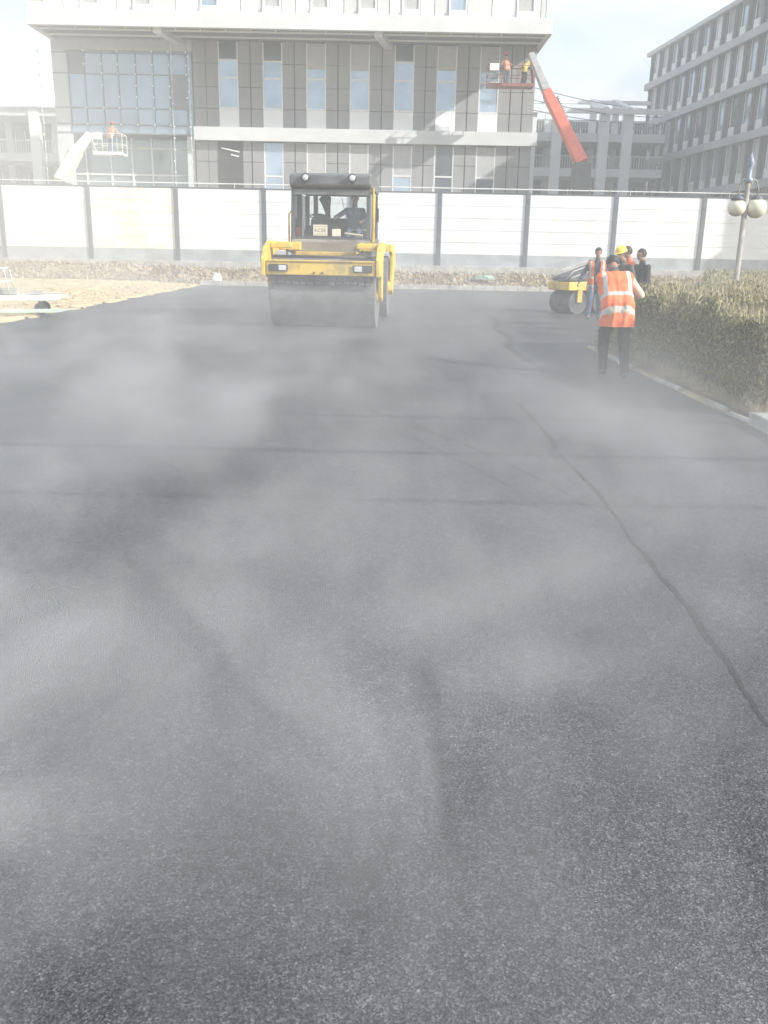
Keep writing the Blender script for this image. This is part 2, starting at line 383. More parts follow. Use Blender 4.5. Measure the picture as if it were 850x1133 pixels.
# clods
r = np.random.default_rng(11); bm = BM()
for i in range(420):
    x_ = r.uniform(-20, 14); y_ = r.uniform(40.8, 42.3)
    if i > 330: y_ = r.uniform(18, 40); x_ = edge_x(y_)-abs(r.normal(0, 1.2))-.12
    s_ = r.uniform(.03, .10); z_ = float(terrain(np.array([x_]), np.array([y_]))[0])
    c = bmesh.ops.create_icosphere(bm, subdivisions=1, radius=s_, matrix=Matrix.Translation((x_, y_, z_+s_*.2)) @ Matrix.Diagonal((1, r.uniform(.6, 1.2), r.uniform(.5, .8), 1)))
    for v in c['verts']: v.co += Vector(r.normal(0, s_*.14, 3))
struct('dirt_clods', bm, M['dirt'], kind='stuff')

# ================================================================ HEDGE
def hedge():
    r = np.random.default_rng(21)
    poly_left = lambda y: np.where(y < 15.6, KX+.20, np.maximum(KX, .335*y+.2))
    hmap = lambda X, Y: .93+(vnoise(X, Y, .9, 31)-.5)*.28+(vnoise(X, Y, 2.7, 32)-.5)*.22
    # top surface
    C = []
    n = 70000; Y = 8.6+(34-8.6)*r.random(n)**1.35; X = poly_left(Y)+r.random(n)**1.0*np.minimum(.47*Y+1.2-poly_left(Y), 9)
    C.append(np.stack([X, Y, hmap(X, Y)+r.normal(0, .05, n)-np.abs(r.normal(0, .06, n))], -1))
    # faces: road side
    n = 42000; Y = r.uniform(8.6, 15.8, n); Z_ = r.random(n)**.85*1.0; X = poly_left(Y)+.06+(vnoise(Y, Z_*2, 1.3, 33)-.5)*.26+np.abs(r.normal(0, .09, n))+.10*(1-Z_)+.05
    C.append(np.stack([X, Y, Z_*hmap(X, Y)+.05], -1))
    # near end
    n = 30000; X = r.uniform(KX+.25, 9, n); Z_ = r.random(n)*1.0; Y = 8.62+(vnoise(X, Z_*2, 1.3, 34)-.5)*.3+np.abs(r.normal(0, .09, n))
    C.append(np.stack([X, Y, Z_*hmap(X, Y)+.04], -1))
    # slanting side beyond the step
    n = 9000; Y = r.uniform(15.6, 30, n); Z_ = r.random(n); X = poly_left(Y)+np.abs(r.normal(0, .1, n)); C.append(np.stack([X, Y, Z_*hmap(X, Y)], -1))
    n = 5000; X = r.uniform(KX+.2, 5.6, n); Z_ = r.random(n); Y = 15.6-np.abs(r.normal(0, .1, n)); C.append(np.stack([X, Y, Z_*hmap(X, Y)], -1))
    C = np.concatenate(C); n = len(C)
    d = r.normal(0, 1, (n, 3)); d[:, 2] = np.abs(d[:, 2])+.5; d /= np.linalg.norm(d, axis=1)[:, None]
    s = np.cross(d, r.normal(0, 1, (n, 3))); s /= np.linalg.norm(s, axis=1)[:, None]
    sc = (.6+.4*np.clip(C[:, 1]/14, 0, 2))[:, None]
    Vq, Fq = quads(C, d*r.uniform(.018, .045, n)[:, None]*sc, s*r.uniform(.006, .015, n)[:, None]*sc)
    m = mat('hedge_leaves', (.1, .1, .05), .7, vs=1.6, island=[(.14, .15, .055), (.29, .27, .11), (.07, .08, .035), (.46, .41, .20), (.18, .19, .08), (.56, .50, .30)])
    root = tag(arrays('hedge', Vq, Fq, m), 'long dry olive hedge with a straggly flat top along the right kerb', 'hedge')
    # stalks poking up
    n = 9000; Y = 8.7+25*r.random(n)**1.3; X = poly_left(Y)+.08+r.random(n)*np.minimum(.47*Y+1-poly_left(Y), 9); H_ = hmap(X, Y)
    A = np.stack([r.normal(0, .25, n), r.normal(0, .25, n), np.ones(n)], -1); A *= r.uniform(.04, .17, n)[:, None]
    Bv = np.stack([r.uniform(.003, .006, n), r.uniform(-.003, .003, n), np.zeros(n)], -1)
    Vq, Fq = quads(np.stack([X, Y, H_+.03], -1), A, Bv)
    o = arrays('dry_stalk', Vq, Fq, mat('dry_stalks', (.4, .3, .2), .9, island=[(.5, .42, .25), (.36, .30, .17), (.6, .54, .38)])); o.parent = root; o['kind'] = 'stuff'
    # woody inside
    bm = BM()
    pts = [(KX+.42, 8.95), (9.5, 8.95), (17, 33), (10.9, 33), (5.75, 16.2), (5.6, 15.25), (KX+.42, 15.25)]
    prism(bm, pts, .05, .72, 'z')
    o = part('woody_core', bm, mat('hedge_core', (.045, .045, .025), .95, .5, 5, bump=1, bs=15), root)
    # base twigs and stray stalks at the foot
    n = 5000; Y = r.uniform(8.3, 15.6, n); X = KX+.14+np.abs(r.normal(0, .1, n)); a = r.uniform(0, 2*PI, n)
    A = np.stack([np.cos(a), np.sin(a), np.abs(r.normal(0, .6, n))], -1)*r.uniform(.02, .09, n)[:, None]; Bv = np.stack([-np.sin(a), np.cos(a), 0*a], -1)*.003
    Vq, Fq = quads(np.stack([X, Y, .09+np.abs(A[:, 2])], -1), A, Bv)
    o = arrays('fallen_stalk', Vq, Fq, mat('fallen_stalks', (.4, .3, .2), .9, island=[(.55, .50, .36), (.36, .32, .2), (.25, .22, .13)])); o.parent = root; o['kind'] = 'stuff'
hedge()

# ================================================================ HOARDING
hd = thing('site_hoarding', (0, FY, 0), 0, 'long white plank hoarding with grey posts across the far side of the asphalt', 'fence')
PX = [-1.74+4.02*k for k in range(-7, 9)]
bm = BM(); box(bm, PX[0]-2, PX[-1]+2, -.14, .14, .35, 1.0); part('concrete_footing', bm, M['concrete'], hd, bevel=.01)
for i, x in enumerate(PX):
    bm = BM(); box(bm, x-.10, x+.10, -.10, .10, 1.0, 4.26); part('post', bm, M['post'], hd, bevel=.008)
    if i < len(PX)-1:
        a, b = x+.10, PX[i+1]-.10
        bm = BM()
        for k in range(5):
            z0 = 1.52+k*.532; box(bm, a, b, -.03, .03, z0, z0+.508)
            box(bm, a, b, -.012, .02, z0+.508, z0+.532)
        part('panel', bm, M['fencewhite'] if i != 4 else mat('stained_white', (.79, .80, .79), .4, vs=.8, col2=(.80, .76, .55), thr=(.42, .55)), hd, bevel=.006, label='yellow-stained white panel' if i == 4 else None)
        bm = BM(); box(bm, a, b, -.035, .035, 1.0, 1.515); part('plinth_board', bm, M['plinth'], hd)
        bm = BM(); box(bm, a, b, -.04, .04, 4.182, 4.235); part('top_rail', bm, M['post'], hd)
bm = BM(); tube(bm, [(PX[0], -.05, 4.40), (PX[-1], -.05, 4.40)], .022)
for k in range(60):
    xx = PX[0]+.9*k+.3
    if k % 5 == 0: tube(bm, [(xx, -.05, 4.22), (xx, -.05, 4.42)], .012, 6)
    tube(bm, [(xx, -.06, 4.38), (xx, -.10, 4.47)], .012, 5)
part('spray_pipe', bm, M['white'], hd)

# ================================================================ OFFICE BUILDING (front)
WY = 56.0; OY = 52.5
ob = thing('office_building', (-5.6, WY, 0), 0, 'grey stone-clad office block with white bands behind the hoarding', 'building')
XL, XR = -19.5, 8.2
bm = BM(); box(bm, -11.45, XR-.03, WY+.06, WY+14, 0, 12.95); part('wall', bm, M['joint'], ob, world=True)
bm = BM(); box(bm, XL+.05, -11.45, WY+3.2, WY+14, 0, 12.95); part('inner_wall', bm, mat('inner_wall_grey', (.30, .31, .31), .8, .1, .4), ob, world=True)
WC = [-9.42, -6.87, -4.37, -1.87, .68, 3.12, 5.57]; HW = .575
xsegs = [(-11.42, -10.72), (-10.69, -9.42-HW)]
for a, b in zip(WC, WC[1:]):
    m_ = (a+b)/2; xsegs += [(a+HW, m_-.03), (m_+.03, b-HW)]
xsegs += [(WC[-1]+HW, 6.79), (6.85, 7.49), (7.55, XR)]
for a, b in xsegs:
    bm = BM()
    for z0, z1 in ((0, 3.3), (3.33, 6.50), (6.53, 8.37), (8.40, 9.37), (9.40, 10.52), (10.55, 11.75), (11.78, 12.94)):
        box(bm, a, b, WY-.02, WY+.057, z0, z1)
    part('stone_cladding', bm, M['cladding'], ob, world=True)
bm = BM(); box(bm, -11.45, XR+.25, WY-.42, WY-.023, 7.63, 8.36); part('floor_band', bm, M['band'], ob, world=True, bevel=.01)
# windows
def window(xc, z0, z1, bars, blind=None, gl='winglass', spandrel=None, hw=HW, y=WY, parent=None):
    bm = BM(); t = .075
    box(bm, xc-hw+.003, xc-hw+t, y-.01, y+.05, z0, z1); box(bm, xc+hw-t, xc+hw-.003, y-.01, y+.05, z0, z1)
    for z in bars: box(bm, xc-hw+t, xc+hw-t, y-.006, y+.045, z-.045, z+.045)
    w = part('window', bm, M['frame'], parent or ob, world=True)
    bm = BM(); box(bm, xc-hw+t, xc+hw-t, y+.02, y+.03, z0, z1); part('pane', bm, M[gl], w, world=True)
    if blind: bm = BM(); box(bm, xc-hw+t+.002, xc+hw-t-.002, y+.005, y+.018, blind[0], blind[1]); part('blind', bm, M[blind[2]], w, world=True)
    if spandrel: bm = BM(); box(bm, xc-hw+.004, xc+hw-.004, y-.015, y+.04, spandrel[0], spandrel[1]); part('spandrel', bm, M['white'], w, world=True)
    return w
tops = [('darkglass', 11.95), ('darkglass', 11.9), ('blind', 11.55), ('blind', 11.5), ('darkglass', 12.0), ('blind', 11.6), ('blind', 11.55)]
for i, xc in enumerate(WC):
    mt, zb = tops[i]
    window(xc, 9.36, 12.9, [9.42, 11.02]+([zb] if mt == 'darkglass' else []), (zb, 12.88, mt), spandrel=(8.37, 9.355))
    if i == 0:
        bm = BM(); box(bm, xc-.72, xc+.75, WY-.05, WY-.024, 0, 7.62)  # flat dark sheet over the wall, painted as the doorway's unlit room
        d = part('doorway', bm, M['room'], ob, world=True, label='open doorway, its unlit room painted as a dark sheet')
        bm = BM(); beam(bm, (xc-.5, WY-.10, 7.25), (xc+.55, WY-.07, 7.05), .04, .07); beam(bm, (xc+.05, WY-.10, 6.9), (xc+.5, WY-.07, 6.8), .04, .07); part('ceiling_lamp', bm, M['frame'], d, world=True)
    else:
        bars = [3.2] + ([5.75] if i in (1, 2, 3) else [5.9, 4.95])
        window(xc, .4, 7.58, bars, (5.8, 7.57, 'winglass' if i == 1 else 'blind') if i not in (5,) else None, gl='winglass' if i in (1, 2, 3) else ('darkglass' if i >= 5 else 'winglass'))
# soffit, fascia, upper volume
bm = BM(); box(bm, XL, 8.45, OY+.32, WY+14, 12.97, 13.5); part('soffit', bm, mat('soffit_grey', (.22, .225, .225), .8, .1), ob, world=True)
bm = BM()
for yy in (OY+.75, OY+2.1): box(bm, XL+.3, 8.2, yy, yy+.10, 12.80, 12.86)
k = XL+1.0
while k < 8: box(bm, k, k+.06, OY+.6, OY+.68, 12.76, 12.96); k += 1.35
part('soffit_rail', bm, M['white'], ob, world=True)
for xx in (-12.4, -.55):
    bm = BM(); beam(bm, (xx-.25, OY+.4, 12.78), (xx+.3, WY-.1, 12.78), .45, .3); part('soffit_beam', bm, M['band'], ob, world=True)
bm = BM(); box(bm, XL, 8.45, OY, OY+.3, 12.84, 13.62); box(bm, XL, XL+.3, OY+.3, WY+14, 12.84, 13.62); box(bm, 8.15, 8.45, OY+.3, WY+14, 12.84, 13.62)
part('fascia', bm, M['band'], ob, world=True, bevel=.01)
bm = BM(); box(bm, XL+.2, 8.1, OY+.30, WY+14, 13.63, 26); part('upper_wall', bm, M['joint'], ob, world=True)
uw = [WX(px, 8, 52.8) for px in (41, 100, 158, 232, 301, 354, 407, 455, 507, 582)]
xp = XL+.2; k = 0
M['pale'] = mat('pale_cladding', (.56, .56, .56), .6, .06, .5)
for c in uw+[8.2]:
    a, b = xp, min(c-.5, 8.08) if c < 8.1 else 8.08
    n_ = 2
    for j in range(n_):
        x0 = a+(b-a)*j/n_+.02; x1 = a+(b-a)*(j+1)/n_-.02
        if x1 <= x0: continue
        bm = BM()
        for z0 in (13.65, 17.65, 21.65): box(bm, x0, x1, OY+.24, OY+.297, z0, z0+3.97)
        part('upper_cladding', bm, M['white' if (k+j) % 2 == 0 else 'pale'], ob, world=True)
    xp = c+.5; k += 1
for i, c in enumerate(uw):
    for z in (13.65, 17.65, 21.65):
        bm = BM(); box(bm, c-.49, c+.49, OY+.12, OY+.28, z, z+.28); box(bm, c-.49, c-.40, OY+.18, OY+.28, z+.28, z+3.9); box(bm, c+.40, c+.49, OY+.18, OY+.28, z+.28, z+3.9)
        w = part('window', bm, M['frame'], ob, world=True)
        bm = BM(); box(bm, c-.399, c+.399, OY+.24, OY+.27, z+.281, z+3.9); part('pane', bm, M['winglass' if i in (8, 3) else 'blind'], w, world=True)
# curtain wall at the left end
bm = BM()
box(bm, XL, -11.45, WY-.02, WY+.1, 12.33, 12.95)
part('header', bm, mat('header_grey', (.42, .43, .43), .6, .06), ob, world=True)
bm = BM(); box(bm, XL, -18.6, WY-.015, WY+.08, 8.42, 12.32); box(bm, XL, -18.6, WY-.015, WY+.08, 3.4, 8.38); part('end_cladding', bm, mat('end_cladding', (.55, .56, .55), .6, .05), ob, world=True)
bm = BM(); box(bm, -18.55, -17.7, WY+.01, WY+.08, 11.1, 12.32); part('dark_sheet', bm, M['darkframe'], ob, world=True); bm = BM(); box(bm, -12.80, -11.85, WY+.0, WY+.02, 9.35, 11.1); part('dark_sheet', bm, M['darkframe'], ob, world=True)  # the right one paints an open pane's unlit gap as a dark sheet
bm = BM(); box(bm, -18.6, -11.46, WY+.03, WY+.06, 7.9, 12.32); cw = part('curtain_wall', bm, M['curtain'], ob, world=True, label='blue glass curtain wall')
bm = BM()
for x in [-18.6, -17.67, -16.67, -15.74, -14.74, -13.75, -12.81, -11.82, -11.51]: box(bm, x-.03, x+.03, WY-.05, WY+.028, 7.9, 12.32)
for z in (12.2, 11.11, 9.3, 8.42, 7.95): box(bm, XL, -11.46, WY-.045, WY+.028, z-.03, z+.03)
part('mullion', bm, M['darkframe'], cw, world=True)
bm = BM()
for x in [-17.67, -16.67, -15.74, -14.74, -13.75, -12.81, -11.82]:
    for z in (12.3, 11.6, 11.11, 10.5, 9.9, 9.3, 8.42): 
        if random.random() < .8: box(bm, x-.045, x+.045, WY-.10, WY-.053, z-.045, z+.045)
part('glass_clip', bm, M['white'], cw, world=True)
bm = BM(); box(bm, XL+.1, -11.5, WY+1.6, WY+1.65, .3, 7.85); part('lobby_glass', bm, mat('lobby_glass', (.36, .42, .44), .1, .15, .3, metal=.3), ob, world=True)
bm = BM()
for x in [-18.4, -16.9, -15.6, -14.4, -13.2, -12.0]: box(bm, x-.05, x+.05, WY+1.5, WY+1.59, .3, 7.85)
for z in (3.5, 5.8, 7.3): box(bm, XL+.1, -11.5, WY+1.51, WY+1.585, z-.05, z+.05)
part('lobby_mullion', bm, M['frame'], ob, world=True)
for x in (-19.3, -11.75):
    bm = BM(); box(bm, x-.22, x+.25, WY+.12, WY+.6, 0, 7.9); part('column', bm, M['band'], ob, world=True)
# string of lights hanging from the soffit
bm = BM()
for x in (-11.6, -12.6, -19.9):
    for z in np.arange(4.6, 12.6, .62): ell(bm, (x+random.uniform(-.05, .05), WY-.35 if x > -19 else WY-1, float(z)), .05, 6)
    tube(bm, [(x, WY-.35 if x > -19 else WY-1, 4.5), (x, WY-.35 if x > -19 else WY-1, 12.7)], .012, 5)
part('light_string', bm, M['white'], ob, world=True)

# ================================================================ GREY BLOCK (right)
def fin_block():
    tx = -.0756; nb = 26; sp_ = 2.28
    root = thing('grey_office_block', (25.0, 95.0, 0), math.atan(-tx), 'long grey finned office block with white floor bands on the right', 'building')
    # local: +y away, facade at x=0 facing -x, running toward -y
    z0s = [3.3, 6.85, 10.4, 13.98, 17.5]; Lh = nb*sp_
    bm = BM(); box(bm, .3, 16, -Lh, .2, 0, 20.2); part('wall', bm, M['darkframe'], root)
    for i, z in enumerate(z0s):
        bm = BM(); box(bm, -.35, .29, -Lh, .3, z-.30, z+.30); part('floor_band', bm, mat('block_band', (.46, .47, .50), .6, .07, .3) if i == 0 else bpy.data.materials['block_band'], root, bevel=.01)
    bm = BM(); box(bm, -.35, 16, -24, .3, 20.2, 20.55); box(bm, -.35, 16, -Lh, -27, 20.2, 20.75); box(bm, 1.5, 16, -27, -24, 20.2, 20.5)
    part('parapet', bm, bpy.data.materials['block_band'], root, bevel=.01)
    cnt = 0
    proto = None
    for fl, z in enumerate(z0s[:5]):
        za = z+.30; zb = (z0s[fl+1]-.30) if fl < 4 else 20.2
        bm = BM()
        for b in range(nb):
            y0 = -b*sp_
            box(bm, .0, .298, y0-1.10, y0-.0, za, zb)
            box(bm, -.05, -.001, y0-.60, y0-.52, za, zb)
        part('fin', bm, M['fin'], root)
        for b in range(0, 18):
            y0 = -b*sp_; w_ = (y0-sp_+.01, y0-1.11)
            bm = BM(); box(bm, .05, .12, w_[0], w_[0]+.09, za, zb); box(bm, .05, .12, w_[1]-.09, w_[1], za, zb); box(bm, -.04, .12, w_[0]+.09, w_[1]-.09, za, za+.72)
            w = part('window', bm, M['white'], root)
            bm = BM(); box(bm, .14, .16, w_[0]+.09, w_[1]-.09, za+.72, zb)
            part('pane', bm, M[random.choice(['winglass', 'winglass', 'white', 'winglass', 'blind', 'darkglass', 'band'])], w)
fin_block()

# ================================================================ PAVILIONS (open frames)
def pavilion(loc, x0, x1, label, cols, zr, floors, flip=False, ych=0):
    root = thing('framed_building', loc, 0, label, 'building')
    cm = M['white']
    bm = BM(); box(bm, x0, x1, 5.2, 14, 0, zr-1.6); part('rear_wall', bm, M['mid'], root)
    bm = BM(); 
    for x in cols: box(bm, x-.42, x+.42, -.3, .3, 0, zr-1.6); box(bm, x-.27, x+.27, 4.6, 5.15, 0, zr)
    part('column', bm, cm, root)
    bm = BM()
    for z in floors: box(bm, x0, x1, -.2, 5.18, z-.33, z+.33)
    part('floor_slab', bm, M['band'], root)
    bm = BM()
    for x in cols: beam(bm, (x, -.3, zr-1.45), (x, 5.4, zr+.02), .5, .5)
    box(bm, x0, x1, 5.2, 5.6, zr-.15, zr+.15); box(bm, x0, x1, -.55, -.31, zr-1.75, zr-1.35)
    part('roof_beam', bm, cm, root)
    bm = BM()
    for z in floors:
        x = x0+.2
        while x < x1: box(bm, x, x+.04, -.12, -.08, z+.34, z+1.3); x += .22
        box(bm, x0, x1, -.13, -.07, z+1.3, z+1.37)
    part('railing', bm, M['band'], root)
    lv = [0]+list(floors)
    for i, z in enumerate(lv):
        zt = floors[i]-.4 if i < len(floors) else zr-1.8
        x = x0+.5
        while x+1.7 < x1:
            bm = BM(); box(bm, x, x+1.6, 5.05, 5.12, z+.9, zt-.5)
            w = part('window', bm, M['darkglass'], root)
            bm = BM(); 
            for xx in (x+.0, x+.76, x+1.5): box(bm, xx, xx+.09, 5.0, 5.045, z+.9, zt-.5)
            box(bm, x+.09, x+1.5, 5.0, 5.04, z+1.9, z+1.98); part('frame', bm, M['frame'], w)
            x += 2.4
pavilion((16.5, 82, 0), -5.5, 6.8, 'white open-framed building between the stone-clad and the grey blocks', [-4.6, -2.4, 1.6, 3.6], 14.9, [8.5, 11.3])
pavilion((-32, 82, 0), -9, 5.5, 'white open-framed building beyond the left end of the office', [-6.5, -2.6, 1.6, 4.3], 14.6, [8.9, 12.5])
# overhead wires behind
for i, (z0, z1) in enumerate(((13.6, 13.5), (12.7, 12.9), (12.0, 12.3))):
    bm = BM(); n = 20
    tube(bm, [(8.2+(25.3-8.2)*t/n, 70+20*t/n, z0+(z1-z0)*t/n-.35*math.sin(PI*t/n)+1.2*t/n) for t in range(n+1)], .03, 5)
    tag(finish('overhead_wire', bm, M['cablem']), ['topmost dark wire strung from the stone-clad office to the grey block', 'middle dark wire strung from the stone-clad office to the grey block', 'lowest dark wire strung from the stone-clad office to the grey block'][i], 'wire', 'wires between the buildings')
# wires over the road; their shadows cross the asphalt
SUNV = Vector((.90, -.44, 0)).normalized(); EL = 30
for i, (yy, hh, rr) in enumerate(((5.5, 5.6, .036), (6.9, 5.9, .048), (8.5, 5.8, .046))):
    sh = hh/math.tan(R(EL)); dy = SUNV.y*sh
    bm = BM(); tube(bm, [(x, yy+dy-.012*x+.006*(x/10)**2, hh+.0022*(x-8)**2) for x in range(-26, 40, 3)], rr, 6)
    tag(finish('power_cable', bm, M['cablem']), ['nearest black power cable strung above the road', 'middle black power cable strung above the road', 'farthest black power cable strung above the road'][i], 'cable', 'power cables above the road')

# ================================================================ LAMP
lp = thing('street_lamp', (7.17, 19, 0), 0, 'slim brown street lamp with hanging milky globes behind the hedge', 'street lamp')
bm = BM(); tube(bm, [(0, 0, 0), (0, 0, .5), (0, 0, .52), (0, 0, 3.0)], [.09, .085, .06, .048], 12); part('post', bm, M['lampmetal'], lp, True)
bm = BM(); tube(bm, [(0, 0, 3.0), (0, 0, 3.06), (0, 0, 3.10), (0, 0, 3.3), (0, 0, 3.34), (0, 0, 3.55)], [.075, .085, .04, .05, .08, .01], 12); part('finial', bm, mat('bluish_metal', (.28, .33, .42), .4, .2), lp, True)
for a, al in ((PI, .62), (0.12, .86)):
    c, s_ = math.cos(a)*al, math.sin(a)
    bm = BM(); pts = [(c*(.04+.235*t), s_*.3*t, 2.86+.20*math.sin(PI*min(1, t*1.02))) for t in [i/10 for i in range(11)]]
    tube(bm, pts+[(c*.275, s_*.3, 2.76)], .016, 7)
    tube(bm, [(c*(.08+.07*math.cos(k*.6)), 0, 2.72+.06*math.sin(k*.6)) for k in range(9)], .010, 6)
    arm = part('arm', bm, M['lampmetal'], lp, True)
    bm = BM(); ell(bm, (c*.275, s_*.3, 2.52), (.178, .178, .172) if c < 0 else (.205, .205, .198), 24); part('globe', bm, M['globe'], arm, True)
    bm = BM(); tube(bm, [(c*.275, s_*.3, 2.66), (c*.275, s_*.3, 2.72), (c*.275, s_*.3, 2.78)], [.14, .10, .03], 14); part('cap', bm, M['post'], arm, True)

# bare twigs at the right edge
tw = thing('bare_shrub', (9.05, 20.4, .07), 0, 'leafless dark twiggy shrub at the right edge beside the lamp', 'shrub')
bm = BM()
def twig(p, d, l, r_, dep):
    pts = [p]; q_ = p.copy(); dd = d.copy()
    for i in range(5): dd = (dd+Vector((random.uniform(-.25, .25), random.uniform(-.25, .25), random.uniform(-.1, .2)))).normalized(); q_ = q_+dd*l/5; pts.append(q_.copy())
    tube(bm, pts, [r_*(1-.13*i) for i in range(6)], 5, False)
    if dep:
        for i in (2, 3, 4, 5): twig(pts[i], (dd+Vector((random.uniform(-.9, .9), random.uniform(-.9, .9), random.uniform(-.2, .6)))).normalized(), l*.6, r_*.5, dep-1)
for i in range(4): twig(Vector((random.uniform(-.1, .1), random.uniform(-.1, .1), 0)), Vector((random.uniform(-.3, .25), random.uniform(-.3, .3), 1)).normalized(), 1.7, .022, 3)
part('branches', bm, M['bark'], tw)

# ================================================================ ROAD ROLLER
rl = thing('road_roller', (-1.17, 20.72, .01), R(-3.6), 'yellow tandem road roller with a dark glazed cab on the steaming asphalt', 'road roller')
def yoke(s):
    # s=-1 front, +1 rear
    yc = 1.82*s; DR = .70
    bm = BM(); W2 = 1.06
    bmesh.ops.create_cone(bm, cap_ends=True, segments=72, radius1=DR, radius2=DR, depth=2*W2, matrix=Matrix.Translation((0, yc, DR)) @ Matrix.Rotation(PI/2, 4, 'Y'))
    d = part('drum', bm, M['steel'], rl, 'auto')
    bm = BM()
    for x in (-1, 1): bmesh.ops.create_cone(bm, cap_ends=True, segments=24, radius1=.2, radius2=.16, depth=.08, matrix=Matrix.Translation((x*(W2+.03), yc, DR)) @ Matrix.Rotation(PI/2*x, 4, 'Y'))
    part('hub', bm, M['yellow_dk'], d, bevel=.01)
    bm = BM(); box(bm, -1.07, 1.07, yc+s*.80-.05, yc+s*.80+.06, 1.05, 1.31)
    beam(bm, (-1.06, yc+s*.80, 1.32), (1.06, yc+s*.80, 1.32), .16, .03)
    y_ = part('crossbeam', bm, M['yellow'], rl, bevel=.02)
    for x in (-1, 1):
        bm = BM()
        pr = [(yc+s*.88, 1.03), (yc+s*.88, 1.36), (yc+s*.66, 1.58), (yc+s*.25, 1.70), (yc-s*.75, 1.70), (yc-s*.75, 1.52), (yc-s*.18, 1.46), (yc-s*.12, 1.0), (yc-s*.16, .62), (yc, .52), (yc+s*.16, .62), (yc+s*.30, .98), (yc+s*.55, 1.08)]
        prism(bm, pr, x*1.09, x*1.17); part('fork', bm, M['yellow'], y_, bevel=.015)
        bm = BM(); box(bm, x*.62 if x > 0 else -1.085, 1.085 if x > 0 else -.62, yc-s*.75-.12, yc-s*.75+.12, 1.52, 1.69); box(bm, min(x*.66, x*1.085), max(x*.66, x*1.085), yc-.35, yc-.10, 1.56, 1.66); part('fender', bm, M['yellow'], y_, bevel=.02)
        if s < 0 or True:
            bm = BM(); yy = yc+s*.80
            a, b = sorted((yy+s*.062, yy+s*.085)); c = x*.83
            box(bm, c-.19, c+.19, a, b, 1.115, 1.255); hl = part('headlight', bm, M['black'], y_, bevel=.008)
            bm = BM(); e, f_ = sorted((yy+s*.087, yy+s*.10)); c2 = c-x*.085
            box(bm, c2-.075, c2+.075, e, f_, 1.135, 1.235); part('lens', bm, M['chrome'], hl, bevel=.01)
    bm = BM(); box(bm, -1.04, 1.04, yc+s*.62, yc+s*.76, .93, 1.045)
    for k in range(14):
        x0 = -1.0+k*.145; box(bm, x0, x0+.11, yc+s*.70-.03+random.uniform(-.012, .012), yc+s*.79, .86+random.uniform(0, .03), .925)
    part('scraper_bar', bm, M['scraper'], y_, bevel=.01)
    bm = BM(); tube(bm, [(-1.0, yc+s*.55, 1.4), (1.0, yc+s*.55, 1.4)], .03, 8); 
    for x in (-.7, .7): tube(bm, [(x, yc+s*.55, 1.4), (x*1.1, yc+s*.2, 1.52), (x*.9, yc-s*.3, 1.45)], .022, 8)
    part('hose', bm, M['black'], y_, True)
    bm = BM(); 
    for x in (-.16, .0): ell(bm, (x+.04, yc+s*.865, 1.10), .022, 8); 
    part('bolt', bm, M['black'], y_)
yoke(-1); yoke(1)
# chassis + cab
bm = BM(); prism(bm, [(-1.0, .55), (1.0, .55), (1.05, 1.3), (.9, 1.38), (-1.0, 1.38), (-1.0, 1.3)], -.72, .72); part('chassis', bm, M['darkgrey'], rl, bevel=.02)
bm = BM(); box(bm, -.84, .84, -1.10, -1.02, 1.30, 1.85); pn = part('front_panel', bm, M['hood'], rl, bevel=.03)
bm = BM(); box(bm, -.70, .80, -1.125, -1.102, 1.39, 1.79); part('inset', bm, mat('tan_glossy', (.23, .205, .17), .25, .2, 1.5), pn, bevel=.03)
bm = BM(); box(bm, -.86, .86, -1.015, 1.05, 1.55, 1.60); box(bm, -.86, -.80, -1.015, 1.05, 1.60, 1.90); box(bm, .80, .86, -1.015, 1.05, 1.60, 1.90); box(bm, -.80, .80, .98, 1.05, 1.60, 1.90); part('cab_floor', bm, M['darkgrey'], rl)
cf = None
bm = BM()
PO = [(-.80, -1.04), (.80, -1.04), (-.80, .98), (.80, .98)]
for x, y in PO: beam(bm, (x, y, 1.85), (x*.985, y*.97, 2.92), .085, .10)
for z in (1.87, 2.86):
    beam(bm, (-.78, -1.04 if z < 2 else -1.0, z), (.78, -1.04 if z < 2 else -1.0, z), .06, .07); beam(bm, (-.78, .98 if z < 2 else .95, z), (.78, .98 if z < 2 else .95, z), .06, .07)
    for x in (-.79, .79): beam(bm, (x, -1, z), (x, .95, z), .06, .06)
beam(bm, (-.60, .965, 1.9), (-.60, .94, 2.85), .10, .06); beam(bm, (.20, .96, 1.9), (-.0, .96, 2.8), .012, .012)
beam(bm, (.80, -.05, 1.85), (.79, -.05, 2.9), .06, .07); beam(bm, (-.80, -.05, 1.85), (-.79, -.05, 2.9), .06, .07)
cf = part('cab_frame', bm, M['darkgrey'], rl, bevel=.012)
bm = BM(); prism(bm, [(-1.13, 2.88), (-1.19, 2.93), (-1.17, 3.12), (-1.0, 3.17), (.95, 3.17), (1.1, 3.1), (1.12, 2.9), (1.05, 2.88)], -.85, .85); part('roof', bm, mat('roof_grey', (.13, .135, .14), .4, .2, 3), rl, bevel=.03)
bm = BM(); box(bm, -.79, .79, -1.09, -1.06, 2.74, 2.84); part('sun_strip', bm, mat('sunstrip', (.16, .17, .17), .4), cf)
for nm, y0 in (('windscreen', -1.045), ('rear_window', .975)):
    bm = BM(); box(bm, -.755, .755, y0-.004, y0+.004, 1.91, 2.80); part(nm, bm, M['glasscab'], rl)
for x in (-.80, .80):
    bm = BM(); box(bm, x-.004, x+.004, -.95, .90, 1.90, 2.80); part('side_window', bm, M['glasscab'], rl)
